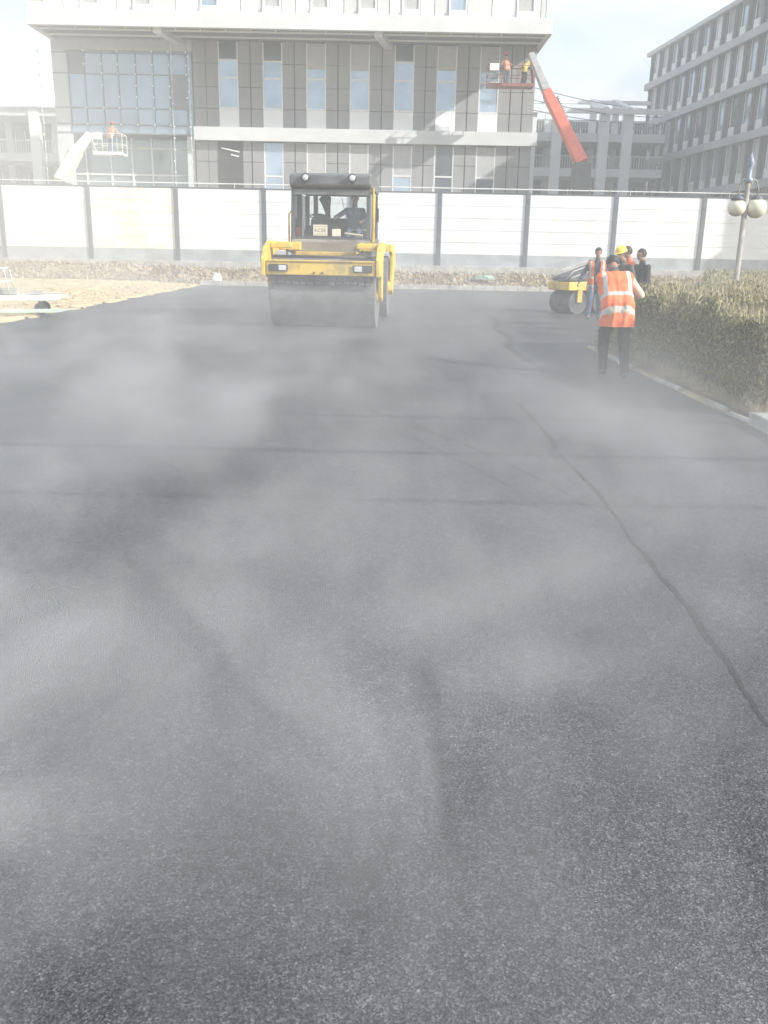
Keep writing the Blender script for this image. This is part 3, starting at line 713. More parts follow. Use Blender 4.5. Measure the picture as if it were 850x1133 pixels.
for x in (-.50, .47):
    bm = BM(); bmesh.ops.create_cone(bm, cap_ends=True, segments=20, radius1=.075, radius2=.085, depth=.09, matrix=Matrix.Translation((x, -1.24, 3.06)) @ Matrix.Rotation(PI/2, 4, 'X')); box(bm, x-.015, x+.015, -1.24, -1.19, 2.95, 3.03)
    w = part('work_light', bm, M['black'], rl, 'auto')
    bm = BM(); ell(bm, (x, -1.285, 3.06), (.062, .02, .062), 16); part('lens', bm, M['chrome'], w, True)
bm = BM(); prism(bm, [(-.9, 1.61), (-.9, 2.02), (-.6, 2.14), (-.3, 2.1), (-.3, 1.61)], -.6, .1); cn = part('console', bm, M['darkgrey'], rl, bevel=.03)
bm = BM(); tube(bm, [(-.36, -.62, 2.1), (-.36, -.52, 2.32)], .03, 8); sc_ = part('steering_column', bm, M['black'], rl, True)
bm = BM(); c0 = Vector((-.36, -.51, 2.34)); tube(bm, [c0+Vector((.17*math.cos(k*PI/12), .165*math.sin(k*PI/12), .045*math.sin(k*PI/12))) for k in range(25)], .014, 8, False)
for k in (0, 1, 2): tube(bm, [c0, c0+Vector((.17*math.cos(k*2.1+.5), .165*math.sin(k*2.1+.5), .04*math.sin(k*2.1+.5)))], .010, 6)
part('steering_wheel', bm, M['black'], sc_, True)
bm = BM(); prism(bm, [(.52, 1.61), (.50, 2.22), (.56, 2.34), (.80, 2.34), (.84, 1.61)], -.66, .76); part('bench', bm, M['darkgrey'], rl, bevel=.05)
bm = BM(); prism(bm, [(.28, 2.0), (.38, 2.0), (.46, 2.55), (.36, 2.57)], .18, .60); prism(bm, [(-.2, 1.61), (.36, 1.61), (.36, 2.02), (-.2, 2.02)], .16, .62); part('seat', bm, M['black'], rl, bevel=.04)
# hanging jacket and monitor inside
bm = BM(); tube(bm, [(-.30, .3, 2.85), (-.30, .3, 2.75), (-.27, .3, 2.62), (-.24, .3, 2.45), (-.22, .3, 2.3)], [.02, .14, .10, .06, .05], 10); part('hanging_jacket', bm, M['darkcloth'], rl, True)
bm = BM(); box(bm, -.33, -.10, -.70, -.66, 2.18, 2.36); part('monitor', bm, M['black'], cn, bevel=.01)
bm = BM(); ell(bm, (-.70, -.93, 2.0), (.075, .06, .11), 14); part('red_flask', bm, M['red'], rl, True)
bm = BM(); box(bm, .42, .74, -.93, -.90, 2.04, 2.07); tube(bm, [(.30, -1.06, 1.98), (.68, -1.16, 1.94)], .02, 8); part('wiper', bm, M['cream'], rl)
# cards in the windscreen
def text_part(s, size, loc, parent, m):
    cu = bpy.data.curves.new('t', 'FONT'); cu.body = s; cu.size = size; cu.extrude = .001; cu.align_x = 'CENTER'; cu.align_y = 'CENTER'
    t = bpy.data.objects.new('t', cu); COL.objects.link(t); bpy.context.view_layer.update()
    me = bpy.data.meshes.new_from_object(t.evaluated_get(bpy.context.evaluated_depsgraph_get())); bpy.data.objects.remove(t)
    me.materials.clear(); me.materials.append(m)
    me.transform(Matrix.Rotation(PI/2, 4, 'X')); me.transform(Matrix.Translation(loc))
    o = bpy.data.objects.new('lettering', me); COL.objects.link(o); o.parent = parent; return o
bm = BM(); box(bm, -.37, -.07, -1.066, -1.058, 1.925, 2.145); cd = part('notice_card', bm, M['card'], rl, label='larger cream card behind the windscreen with printed letters')
text_part('KCEE', .105, (-.22, -1.069, 2.03), cd, M['ink'])
bm = BM(); box(bm, -.355, -.085, -1.070, -1.0665, 2.105, 2.112); box(bm, -.355, -.085, -1.070, -1.0665, 1.952, 1.959); part('printed_rule', bm, M['ink'], cd)
bm = BM(); box(bm, .03, .215, -1.066, -1.058, 1.92, 2.065); cd = part('notice_card', bm, M['card'], rl, label='smaller blank cream card behind the windscreen')
# outside mirrors / grab rail
bm = BM(); tube(bm, [(-.90, -.98, 1.72), (-.90, -.98, 2.35), (-.84, -.98, 2.42)], .018, 8); tube(bm, [(.90, -.9, 1.75), (.90, -.9, 2.75), (.84, -.9, 2.82)], .022, 8); part('grab_rail', bm, M['yellow'], rl, True)
bm = BM(); prism(bm, [(-.95, 1.80), (-.95, 2.9), (-.86, 2.9), (-.86, 1.8)], .865, .90); part('door_edge', bm, M['yellow_dk'], rl, bevel=.01)
bm = BM(); box(bm, .90, .99, -.80, -.76, 2.22, 2.50); tube(bm, [(.86, -.8, 2.6), (.94, -.79, 2.55), (.94, -.78, 2.5)], .012, 6); part('mirror', bm, M['black'], rl, bevel=.02)
bm = BM(); 
for s_ in (-1, 1): box(bm, -.8, .8, s_*1.05-.02*s_, s_*1.02+.25*s_, 1.62, 1.66) if False else None
box(bm, -.62, .62, -1.9, -.95, 1.36, 1.50); box(bm, -.62, .62, .95, 1.9, 1.36, 1.50); box(bm, -.2, .2, -1.9, 1.9, .9, 1.3) if False else None
part('steering_joint', bm, M['yellow_dk'], rl, bevel=.02)

for ch in rl.children:
    if ch.name.split('.')[0] in ('cab_floor', 'front_panel', 'cab_frame', 'roof', 'windscreen', 'rear_window', 'side_window', 'work_light', 'console', 'steering_column', 'bench', 'seat', 'hanging_jacket', 'red_flask', 'wiper', 'notice_card', 'grab_rail', 'door_edge', 'mirror'): ch.location.z = -.10
# ================================================================ SMALL ROLLER
sr = thing('small_roller', (WX(640, 340, 25.3), 25.3, .01), -R(62), 'small yellow compactor with a sloping dark engine cover beside the workers', 'compactor')
bm = BM(); bmesh.ops.create_cone(bm, cap_ends=True, segments=40, radius1=.31, radius2=.31, depth=.85, matrix=Matrix.Translation((0, -.38, .31)) @ Matrix.Rotation(PI/2, 4, 'Y')); part('drum', bm, M['scraper'], sr, 'auto')
bm = BM(); bmesh.ops.create_cone(bm, cap_ends=True, segments=40, radius1=.31, radius2=.31, depth=.85, matrix=Matrix.Translation((0, .45, .31)) @ Matrix.Rotation(PI/2, 4, 'Y')); part('drum', bm, M['scraper'], sr, 'auto')
bm = BM(); prism(bm, [(-.75, .62), (.80, .62), (.80, .88), (-.75, .84)], -.46, .46); part('frame', bm, M['yellow'], sr, bevel=.03)
bm = BM(); prism(bm, [(-.72, .86), (.75, .90), (.78, 1.32), (.45, 1.30), (-.62, .98)], -.38, .38); part('engine_cover', bm, M['darkgrey'], sr, bevel=.04)
bm = BM(); tube(bm, [(-.3, -.75, .9), (-.3, -.5, 1.12), (-.3, .5, 1.42), (.3, .5, 1.42), (.3, -.5, 1.12), (.3, -.75, .9)], .02, 8); part('guard_bar', bm, M['boomgrey'], sr, True)
bm = BM(); 
for x in (-.47, .47): beam(bm, (x, -.38, .31), (x, -.38, .66), .05, .16); beam(bm, (x, .45, .31), (x, .45, .66), .05, .16)
part('drum_arm', bm, M['yellow_dk'], sr, bevel=.01)
bm = BM(); tube(bm, [(-.25, .75, 1.1), (-.25, 1.35, 1.12), (.25, 1.35, 1.12), (.25, .75, 1.1)], .018, 8); part('handlebar', bm, M['black'], sr, True)

# ================================================================ BOOM LIFTS
def boom_lift(name_label, base, joint, mid, tip, basket, bw, mats, group='boom lifts behind the hoarding'):
    bx, by, bz = base
    root = thing('boom_lift', (bx, by, 0), 0, name_label, 'boom lift', group)
    red, ext, bk = mats
    rel = lambda p: Vector(p)-Vector((bx, by, 0))
    bm = BM(); box(bm, -1.2, 1.2, -1.1, 1.1, .45, 1.05); part('chassis', bm, M['darkgrey'], root, bevel=.05)
    for x in (-1.05, 1.05):
        for y in (-1.1, 1.1):
            bm = BM(); bmesh.ops.create_cone(bm, cap_ends=True, segments=24, radius1=.46, radius2=.46, depth=.34, matrix=Matrix.Translation((x, y, .46)) @ Matrix.Rotation(PI/2, 4, 'X')); part('wheel', bm, M['rubber'], root, 'auto')
    J = rel(joint)
    bm = BM(); box(bm, -.7, .7, -.6, .6, 1.05, 2.4); beam(bm, (0, 0, 2.3), (J.x*.9, J.y*.9, J.z-.9), .7, .7); part('turret', bm, M[red], root, bevel=.05)
    bm = BM(); box(bm, J.x-.42, J.x+.42, J.y-.45, J.y+.45, J.z-1.15, J.z+.35); part('knuckle', bm, M['darkgrey'], root, bevel=.05)
    Mi, T = rel(mid), rel(tip)
    bm = BM(); beam(bm, J+Vector((0, -.1, .3)), Mi, .60, .70, .46, .58, up=(0, -1, 0)); part('main_boom', bm, M[red], root, bevel=.04)
    bm = BM(); beam(bm, Mi, T, .40, .48, .30, .36, up=(0, -1, 0)); part('extension_boom', bm, M[ext], root, bevel=.03)
    bm = BM(); d = (Mi-J); sd = Vector((d.z, 0, -d.x)).normalized()*(.36 if d.x < 0 else -.36)
    tube(bm, [J+sd+d*.15, J+sd+d*.9], .05, 8)
    for k in range(16): q_ = J+sd*1.05+d*(.45+.03*k); beam(bm, q_-sd*.12, q_+sd*.3, .03, .03)
    part('hose_chain', bm, M['black'], root)
    B = rel(basket)
    bm = BM(); beam(bm, T, B+Vector((bw/2*(1 if T.x > B.x else -1), 0, .15)), .14, .14); part('jib', bm, M[bk], root, bevel=.02)
    bm = BM(); box(bm, B.x-bw/2, B.x+bw/2, B.y-.45, B.y+.45, B.z, B.z+.10)
    for z in (B.z+.55, B.z+1.05):
        for y in (-.45, .45): tube(bm, [(B.x-bw/2, B.y+y, z), (B.x+bw/2, B.y+y, z)], .020, 6)
        for x in (-bw/2, bw/2): tube(bm, [(B.x+x, B.y-.45, z), (B.x+x, B.y+.45, z)], .020, 6)
    for x in (-bw/2, -bw/6, bw/6, bw/2):
        for y in (-.45, .45): tube(bm, [(B.x+x, B.y+y, B.z), (B.x+x, B.y+y, B.z+1.05)], .017, 6)
    bk_ = part('basket', bm, M[bk], root)
    bm = BM(); box(bm, B.x-bw/2, B.x+bw/2, B.y-.47, B.y-.452, B.z, B.z+.16); part('kick_plate', bm, M[bk], bk_)
    bm = BM(); box(bm, B.x-bw/2+.05, B.x-bw/2+.55, B.y-.56, B.y-.46, B.z+.75, B.z+1.1); part('control_box', bm, M['frame'], bk_, bevel=.02)
    return root
boom_lift('orange-red boom lift raised to the right corner of the office soffit', (9.6, 48, 0), (9.62, 48, 5.7), (7.95, 50, 9.6), (7.35, 52.2, 11.75), (6.45, 53.4, 10.35), 2.5, ('boomred', 'boomgrey', 'basketred'))
boom_lift('cream boom lift raised in front of the glass wall at left', (-16.9, 48, 0), (-16.75, 48, 4.3), (-16.2, 49.5, 6.4), (-15.9, 50.5, 7.2), (-15.3, 52, 6.35), 1.6, ('boomcream', 'palewhite', 'palewhite'))

# ================================================================ HAND CART, BAG, NET, CUP
hc = thing('hand_cart', (-8.45, 20.6, .04), R(12), 'pale flatbed hand cart with a tubular rail on the sand at left', 'cart')
bm = BM(); prism(bm, [(-1.0, .28), (.95, .30), (1.15, .38), (.95, .42), (-1.0, .40)], -.35, .35, 'y'); part('bed', bm, M['palewhite'], hc, bevel=.02)
bm = BM()
for y in (-.33, .33): tube(bm, [(-.95, y, .4), (-.95, y, 1.0), (-.1, y, .98), (-.02, y, .42)], .020, 8); tube(bm, [(-.5, y, .41), (-.5, y, .98)], .016, 8); tube(bm, [(-.95, y, .70), (-.06, y, .70)], .014, 8)
tube(bm, [(-.95, -.33, 1.0), (-.95, .33, 1.0)], .02, 8); tube(bm, [(-.1, -.33, .98), (-.1, .33, .98)], .02, 8)
part('rail_frame', bm, M['palegreen'], hc, True)
bm = BM(); box(bm, -.62, -.38, -.38, -.35, .66, .84); part('blue_tag', bm, M['blue'], hc, bevel=.01)
for x in (-.7, .6):
    for y in (-.3, .3):
        bm = BM(); bmesh.ops.create_cone(bm, cap_ends=True, segments=20, radius1=.13, radius2=.13, depth=.05, matrix=Matrix.Translation((x, y, .13)) @ Matrix.Rotation(PI/2, 4, 'X')); box(bm, x-.03, x+.03, y-.04, y+.04, .13, .29); part('wheel', bm, M['rubber'], hc, 'auto')
bm = BM(); prism(bm, [(-1.3, .03), (1.0, .06), (1.35, .13), (1.0, .14), (-1.3, .10)], -.62, -.50, 'y'); part('side_board', bm, M['palegreen'], hc, bevel=.01)
bm = BM(); box(bm, -.3, .1, -.2, .1, .42, .55); box(bm, .35, .62, -.15, .15, .42, .50); tube(bm, [(.2, -.2, .45), (1.0, .1, .46)], .02, 6); part('load', bm, M['concrete'], hc, bevel=.02)
def crumple(name, loc, r_, m, label, cat, seed):
    rr = np.random.default_rng(seed); bm = BM(); bmesh.ops.create_icosphere(bm, subdivisions=3, radius=1, matrix=Matrix.Diagonal((*r_, 1)))
    for v in bm.verts: v.co *= 1+rr.normal(0, .10); v.co.z = max(v.co.z, -r_[2]*.5)
    o = finish(name, bm, m, False); o.location = loc; return tag(o, label, cat)
crumple('plastic_bag', (-7.6, 40.75, .28), (.20, .15, .26), M['white'], 'small crumpled white bag on the bank by the far kerb', 'bag', 5)
crumple('debris_net', (4.3, 41.5, .50), (.50, .22, .15), M['green'], 'crumpled greenish netting lying on the dirt bank', 'net', 6)
crumple('crumpled_paper', (3.30, 12.5, .10), (.07, .06, .06), M['white'], 'crumpled white paper on the asphalt by the hedge foot', 'litter', 8)

# ================================================================ PEOPLE
def remesh(bm, vox, name):
    me = bpy.data.meshes.new('tmp'); bm.to_mesh(me); bm.free(); o = bpy.data.objects.new('tmp', me); COL.objects.link(o)
    md = o.modifiers.new('r', 'REMESH'); md.mode = 'VOXEL'; md.voxel_size = vox
    s = o.modifiers.new('s', 'SMOOTH'); s.iterations = 4; s.factor = .5
    bpy.context.view_layer.update(); out = bpy.data.meshes.new_from_object(o.evaluated_get(bpy.context.evaluated_depsgraph_get()))
    bpy.data.objects.remove(o); out.name = name
    for p in out.polygons: p.use_smooth = True
    return out
def cap(bm, p, r0, q, r1, seg=12):
    p, q = Vector(p), Vector(q); tube(bm, [p, q], [r0, r1], seg); ell(bm, p, r0, seg); ell(bm, q, r1, seg)
def ik(a, b, l1, l2, pole):
    a, b, pole = Vector(a), Vector(b), Vector(pole); d = b-a; L_ = min(d.length, (l1+l2)*.998); dn = d.normalized(); b2 = a+dn*L_
    x = (l1*l1-l2*l2+L_*L_)/(2*L_); h = math.sqrt(max(0, l1*l1-x*x)); s = (pole-dn*pole.dot(dn)).normalized()
    return a+dn*x+s*h, b2
def person(loc, yaw, label, H=1.72, lean=5, side=0, hands=((-.30, -.10, .78), (.30, -.10, .78)), feet=((-.11, -.05), (.11, .08)), hipz=None, knees=None, footz=0,
           shirt='navy', pants='darkcloth', vest=None, head=(0, 0), hat=None, hair=True, vox=.009, openv=False, group=None):
    """faces -Y before yaw; x<0 is the person's right"""
    k = H/1.75; hz = (hipz if hipz is not None else .925)
    S = lambda v: Vector(v)*k
    P = Vector((0, 0, hz)); t = Vector((math.sin(R(side)), -math.sin(R(lean)), math.cos(R(lean)))).normalized()
    sx = Vector((1, 0, -t.x)).normalized(); fwd = sx.cross(t)*-1; fwd = t.cross(sx)*-1
    if fwd.y > 0: fwd = -fwd
    chest = P+t*.34; nb = P+t*.52; sh = [P+t*.455-sx*.175, P+t*.455+sx*.175]; hip = [P-sx*.09-t*.02, P+sx*.09-t*.02]
    hy, hp = head; hd_ = (Matrix.Rotation(R(hy), 3, 'Z') @ Matrix.Rotation(R(hp+lean*.4), 3, 'X'))
    hc_ = nb+t*.075+hd_ @ Vector((0, -.015, .115))
    ank = [Vector((feet[i][0], feet[i][1], .085+footz)) for i in (0, 1)]
    arm = []; leg = []
    for i, sg in ((0, -1), (1, 1)):
        el_, wr = ik(sh[i], hands[i], .29, .26, Vector((sg*.5, .8, -.3))); arm.append((sh[i], el_, wr))
        kp = Vector((sg*.1, -1, .1)) if not knees else Vector(knees[i])
        kn, an = ik(hip[i], ank[i], .43, .43, kp); leg.append((hip[i], kn, an))
    def torso(bm, g):
        for s_ in (-.075, 0, .075): cap(bm, P+sx*s_, .105+g, P+t*.2+sx*s_*.8, .098+g); cap(bm, P+t*.2+sx*s_*.8, .098+g, chest+sx*s_*1.15, .108+g)
        cap(bm, sh[0]+sx*.02-t*.02, .062+g, sh[1]-sx*.02-t*.02, .062+g); cap(bm, chest, .11+g, nb-t*.05, .065+g)
        for s_ in (-1, 1): cap(bm, chest+sx*s_*.085, .10+g, P+t*.42+sx*s_*.10, .07+g)
    def arms(bm, g, to=1.0):
        for a, b, c in arm: cap(bm, a, .052+g, b, .041+g); cap(bm, b, .041+g, b.lerp(c, to), .030+g)
    def legs(bm, g, to=.97):
        for a, b, c in leg: cap(bm, a, .088+g, b, .060+g); cap(bm, b, .060+g, b.lerp(c, to), .040+g)
    def hands_(bm):
        for i, (a, b, c) in enumerate(arm):
            d = (c-b).normalized(); s_, n_ = frame3(d, Vector((0, 0, 1)) if abs(d.z) < .8 else Vector((0, -1, 0))); sg = 1 if i == 0 else -1; cu = Vector((0, 0, -.4))+fwd*.1-sx*sg*-.2
            n2 = (cu-d*cu.dot(d)); n2 = n2.normalized() if n2.length > .01 else n_
            s_ = d.cross(n2).normalized()
            for j in range(4):
                o_ = s_*(j-1.5)*.0205; base = c+d*.088+o_; cap(bm, c+o_*.6, .014, base, .0115, 8)
                l_ = (.034, .040, .042, .032)[j]; m1 = base+(d*.85+n2*.5).normalized()*l_; m2 = m1+(d*.35+n2*.94).normalized()*l_*.8
                cap(bm, base, .0105, m1, .0095, 8); cap(bm, m1, .0095, m2, .0085, 8)
            tb = c+d*.03+s_*.03*sg; t1 = tb+(d*.6+s_*.75*sg+n2*.25).normalized()*.04; cap(bm, c+d*.015, .014, tb, .013, 8); cap(bm, tb, .013, t1, .0105, 8); cap(bm, t1, .0105, t1+(d*.85+n2*.5).normalized()*.028, .0095, 8)
    def hp_(v): return hc_+hd_ @ Vector(v)
    bm = BM(); torso(bm, -.012); arms(bm, -.010); legs(bm, -.012, 1); hands_(bm)
    cap(bm, nb-t*.04, .058, hp_((0, .02, -.05)), .052)
    ell(bm, hp_((0, .012, .02)), (.076, .096, .098), 20, hd_); ell(bm, hp_((0, -.028, -.045)), (.056, .060, .062), 16, hd_); ell(bm, hp_((0, -.06, -.085)), (.028, .022, .022), 10, hd_)
    cap(bm, hp_((0, -.085, .015)), .010, hp_((0, -.105, -.022)), .015, 8); ell(bm, hp_((0, -.083, -.058)), (.026, .012, .012), 10, hd_)
    for s_ in (-1, 1): ell(bm, hp_((s_*.078, .01, -.005)), (.012, .02, .032), 8, hd_); ell(bm, hp_((s_*.03, -.083, .025)), (.02, .014, .008), 8, hd_)
    for a, b, c in leg: cap(bm, c, .036, c+Vector((0, -.12, -.045)), .032)
    bmesh.ops.scale(bm, vec=(k, k, k), verts=bm.verts)
    me = remesh(bm, vox, 'person'); me.materials.append(M['skin'])
    body = bpy.data.objects.new('person', me); COL.objects.link(body); body.location = loc; body.rotation_euler = (0, 0, yaw); tag(body, label, 'person', group)
    def cloth(name, fn, m, vx=vox*1.25, cut=None):
        bm = BM(); fn(bm); bmesh.ops.scale(bm, vec=(k, k, k), verts=bm.verts); me = remesh(bm, vx, name)
        if cut:
            b2 = BM(); b2.from_mesh(me); bmesh.ops.delete(b2, geom=[v for v in b2.verts if cut(v.co/k)], context='VERTS'); b2.to_mesh(me); b2.free()
        me.materials.append(M[m]); o = bpy.data.objects.new(name, me); COL.objects.link(o); o.parent = body; return o
    def shirt_(bm):
        torso(bm, .008); arms(bm, .013, .96)
        for s_ in (-.07, .07): cap(bm, P+sx*s_+t*.1, .118, P+sx*s_-t*.06, .122)
    def collar(bm): cap(bm, nb-t*.07, .076, nb+hd_ @ Vector((0, .008, .035)), .068)
    cloth('collar', collar, 'olive' if vest else shirt)
    cloth('shirt', shirt_, shirt)
    def pants_(bm):
        legs(bm, .017)
        for s_ in (-.06, .06): cap(bm, P+sx*s_, .112, P+sx*s_+t*.08, .105)
        for a, b, c in leg: cap(bm, b.lerp(c, .75), .062, b.lerp(c, 1.0), .060); ell(bm, b.lerp(c, .45)+Vector((.01, .01, 0)), .066, 10); ell(bm, a.lerp(b, .9), .078, 10)
    cloth('trousers', pants_, pants)
    def shoes_(bm):
        for a, b, c in leg:
            cap(bm, c+Vector((0, .045, -.045)), .038, c+Vector((0, -.05, -.042)), .040); cap(bm, c+Vector((0, -.05, -.042)), .040, c+Vector((0, -.145, -.052)), .032); cap(bm, c, .048, c+Vector((0, .01, -.04)), .045)
    cloth('shoes', shoes_, 'black')
    if vest:
        # built in the torso's own frame so the bands follow the back
        rotm = Matrix((sx, -fwd, t)).transposed(); org = (P+t*.0)*k; inv = rotm.transposed()
        bm = BM(); torso(bm, .040)
        for s_ in (-.075, .075): cap(bm, P+sx*s_+t*.3, .140, P+sx*s_, .150); cap(bm, P+sx*s_, .145, P+sx*s_+Vector((0, 0, -.30)), .155); cap(bm, P, .15, P+Vector((0, 0, -.30)), .165)
        for i in (0, 1): ell(bm, sh[i]-sx*(.02 if i else -.02), .088, 12)
        bmesh.ops.scale(bm, vec=(k, k, k), verts=bm.verts); bmesh.ops.translate(bm, vec=-org, verts=bm.verts); bmesh.ops.transform(bm, matrix=inv.to_4x4(), verts=bm.verts)
        me = remesh(bm, vox*1.2, 'vest'); b2 = BM(); b2.from_mesh(me)
        bmesh.ops.bisect_plane(b2, geom=b2.verts[:]+b2.edges[:]+b2.faces[:], plane_co=inv @ Vector((0, 0, -.25*k)), plane_no=inv @ Vector((0, 0, -1)), clear_outer=True)
        dl = [v for v in b2.verts if (openv and v.co.y < 0 and abs(v.co.x) < .055+.05*max(0, v.co.z)) or (v.co.z > .50*k and abs(v.co.x) < .085) or (v.co.z > .515*k)]
        bmesh.ops.delete(b2, geom=dl, context='VERTS')
        for v in b2.verts: # cloth folds
            f_ = max(0, .3-v.co.z)/.5; v.co += v.normal*(.010*math.sin(v.co.x*46+v.co.z*9)*f_)
        b2.to_mesh(me); b2.free(); me.materials.append(M[vest]); o = bpy.data.objects.new('vest', me); COL.objects.link(o); o.parent = body; o.matrix_local = Matrix.Translation(org) @ rotm.to_4x4()
        sd = o.modifiers.new('thick', 'SOLIDIFY'); sd.thickness = .006
    if hair:
        bm = BM(); ell(bm, hp_((0, .018, .026)), (.086, .103, .104), 28, hd_)
        iv = hd_.transposed(); dl = [v for v in bm.verts if (lambda q: (q.y < -.02 and q.z < .05-.25*q.y*0) or q.z < -.055 or (q.y < .035 and q.z < -.02))(iv @ (v.co-hc_))]
        bmesh.ops.delete(bm, geom=dl, context='VERTS')
        rr = random.Random(3)
        for v in bm.verts: v.co += (v.co-hc_).normalized()*rr.uniform(-.002, .006)
        bmesh.ops.scale(bm, vec=(k, k, k), verts=bm.verts); o = finish('hair', bm, M['hair'], True); o.parent = body
        md = o.modifiers.new('t', 'SOLIDIFY'); md.thickness = .012
    bm = BM()
    for s_ in (-1, 1): ell(bm, hp_((s_*.031, -.082, .012)), (.013, .008, .007), 8, hd_)
    bmesh.ops.scale(bm, vec=(k, k, k), verts=bm.verts); o = finish('eyes', bm, M['ink'], True); o.parent = body
    if hat:
        bm = BM(); ell(bm, hp_((0, .012, .045)), (.108, .128, .105), 24, hd_); iv = hd_.transposed()
        bmesh.ops.delete(bm, geom=[v for v in bm.verts if (iv @ (v.co-hc_)).z < .038], context='VERTS')
        ell(bm, hp_((0, .0, .045)), (.122, .150, .010), 24, hd_); ell(bm, hp_((0, -.10, .048)), (.075, .075, .009), 16, hd_)
        tube(bm, [hp_((0, -.10, .10)), hp_((0, -.06, .137)), hp_((0, .012, .154)), hp_((0, .09, .13))], .010, 8)
        bmesh.ops.scale(bm, vec=(k, k, k), verts=bm.verts); o = finish('helmet', bm, M[hat], True); o.parent = body
    return body
GZ = .01
# main worker, back to the camera, walking away bent forward
person((WX(677, 415, 11.75), 11.75, GZ), R(178), 'person in an orange reflective vest seen from behind beside the hedge', H=1.72, lean=37, side=2, hipz=.90, hands=((-.30, -.48, .98), (.04, -.60, .84)), feet=((-.13, .14), (.10, -.14)), shirt='cream', pants='darkcloth', vest='vest', head=(0, 42), vox=.007)
# worker facing the camera, open vest
person((WX(659, 320, 22.9), 22.9, GZ), R(-12), 'person in an open orange vest over dark clothes, facing the camera', H=1.72, lean=4, hands=((-.42, -.18, .92), (.30, -.06, .82)), feet=((-.14, -.08), (.12, .08)), shirt='navy', pants='jeans', vest='vest', openv=True, head=(0, 8))
person((WX(692, 285, 17.5), 17.5, GZ), R(-38), 'person in a yellow helmet and olive jacket looking down', H=1.70, lean=14, hands=((-.25, -.35, .95), (.25, -.35, .95)), shirt='olive', pants='darkcloth', hat='helmet', hair=True, head=(-10, 12))
person((WX(701, 285, 20.2), 20.2, GZ), R(-80), 'person in orange workwear with dark hair, bending towards the yellow helmet', H=1.74, lean=10, hands=((-.2, -.4, 1.0), (.2, -.4, 1.0)), shirt='orange', pants='darkcloth', head=(0, 14))
person((WX(715, 285, 19), 19.0, GZ), R(-62), 'person all in black clothes, rightmost of the workers', H=1.68, lean=10, hands=((-.12, -.30, .95), (.12, -.30, .92)), shirt='darkcloth', pants='darkcloth', head=(-10, 6))
# operator, seated in the cab
def at_roller(x, y, z): return rl.matrix_basis @ Vector((x, y, z))
bpy.context.view_layer.update()
o = person(rl.matrix_world @ Vector((.39, .12, 1.47)), R(-3.6), 'person driving the yellow road roller, seated inside its cab', H=1.66, lean=6, hipz=.52, hands=((-.40, -.45, .80), (.22, -.40, .72)), feet=((-.14, -.58), (.12, -.56)), footz=-.0, knees=((0, -.5, 1), (0, -.5, 1)), shirt='navy', pants='jeans', head=(22, 16), vox=.011)
bm = BM(); o2 = None
# basket crews
person((7.15, 53.3, 10.45), R(110), 'person in a yellow vest in the red lift basket', H=1.7, lean=48, hands=((-.25, -.70, .95), (.25, -.70, .9)), shirt='darkcloth', pants='olive', vest='yellowcloth', hat='helmet', vox=.014)
person((6.25, 53.4, 10.45), R(200), 'person in a pinkish orange jacket in the red lift basket', H=1.66, lean=16, hands=((-.25, -.4, 1.1), (.25, -.4, 1.0)), shirt='mutedorange', pants='jeans', hat='redhelmet', vox=.014)
person((-15.25, 52, 6.45), R(160), 'person in orange in the cream boom lift basket', H=1.68, lean=24, hands=((-.25, -.5, 1.1), (.25, -.45, 1.1)), shirt='mutedorange', pants='jeans', hat='redhelmet', vox=.014)

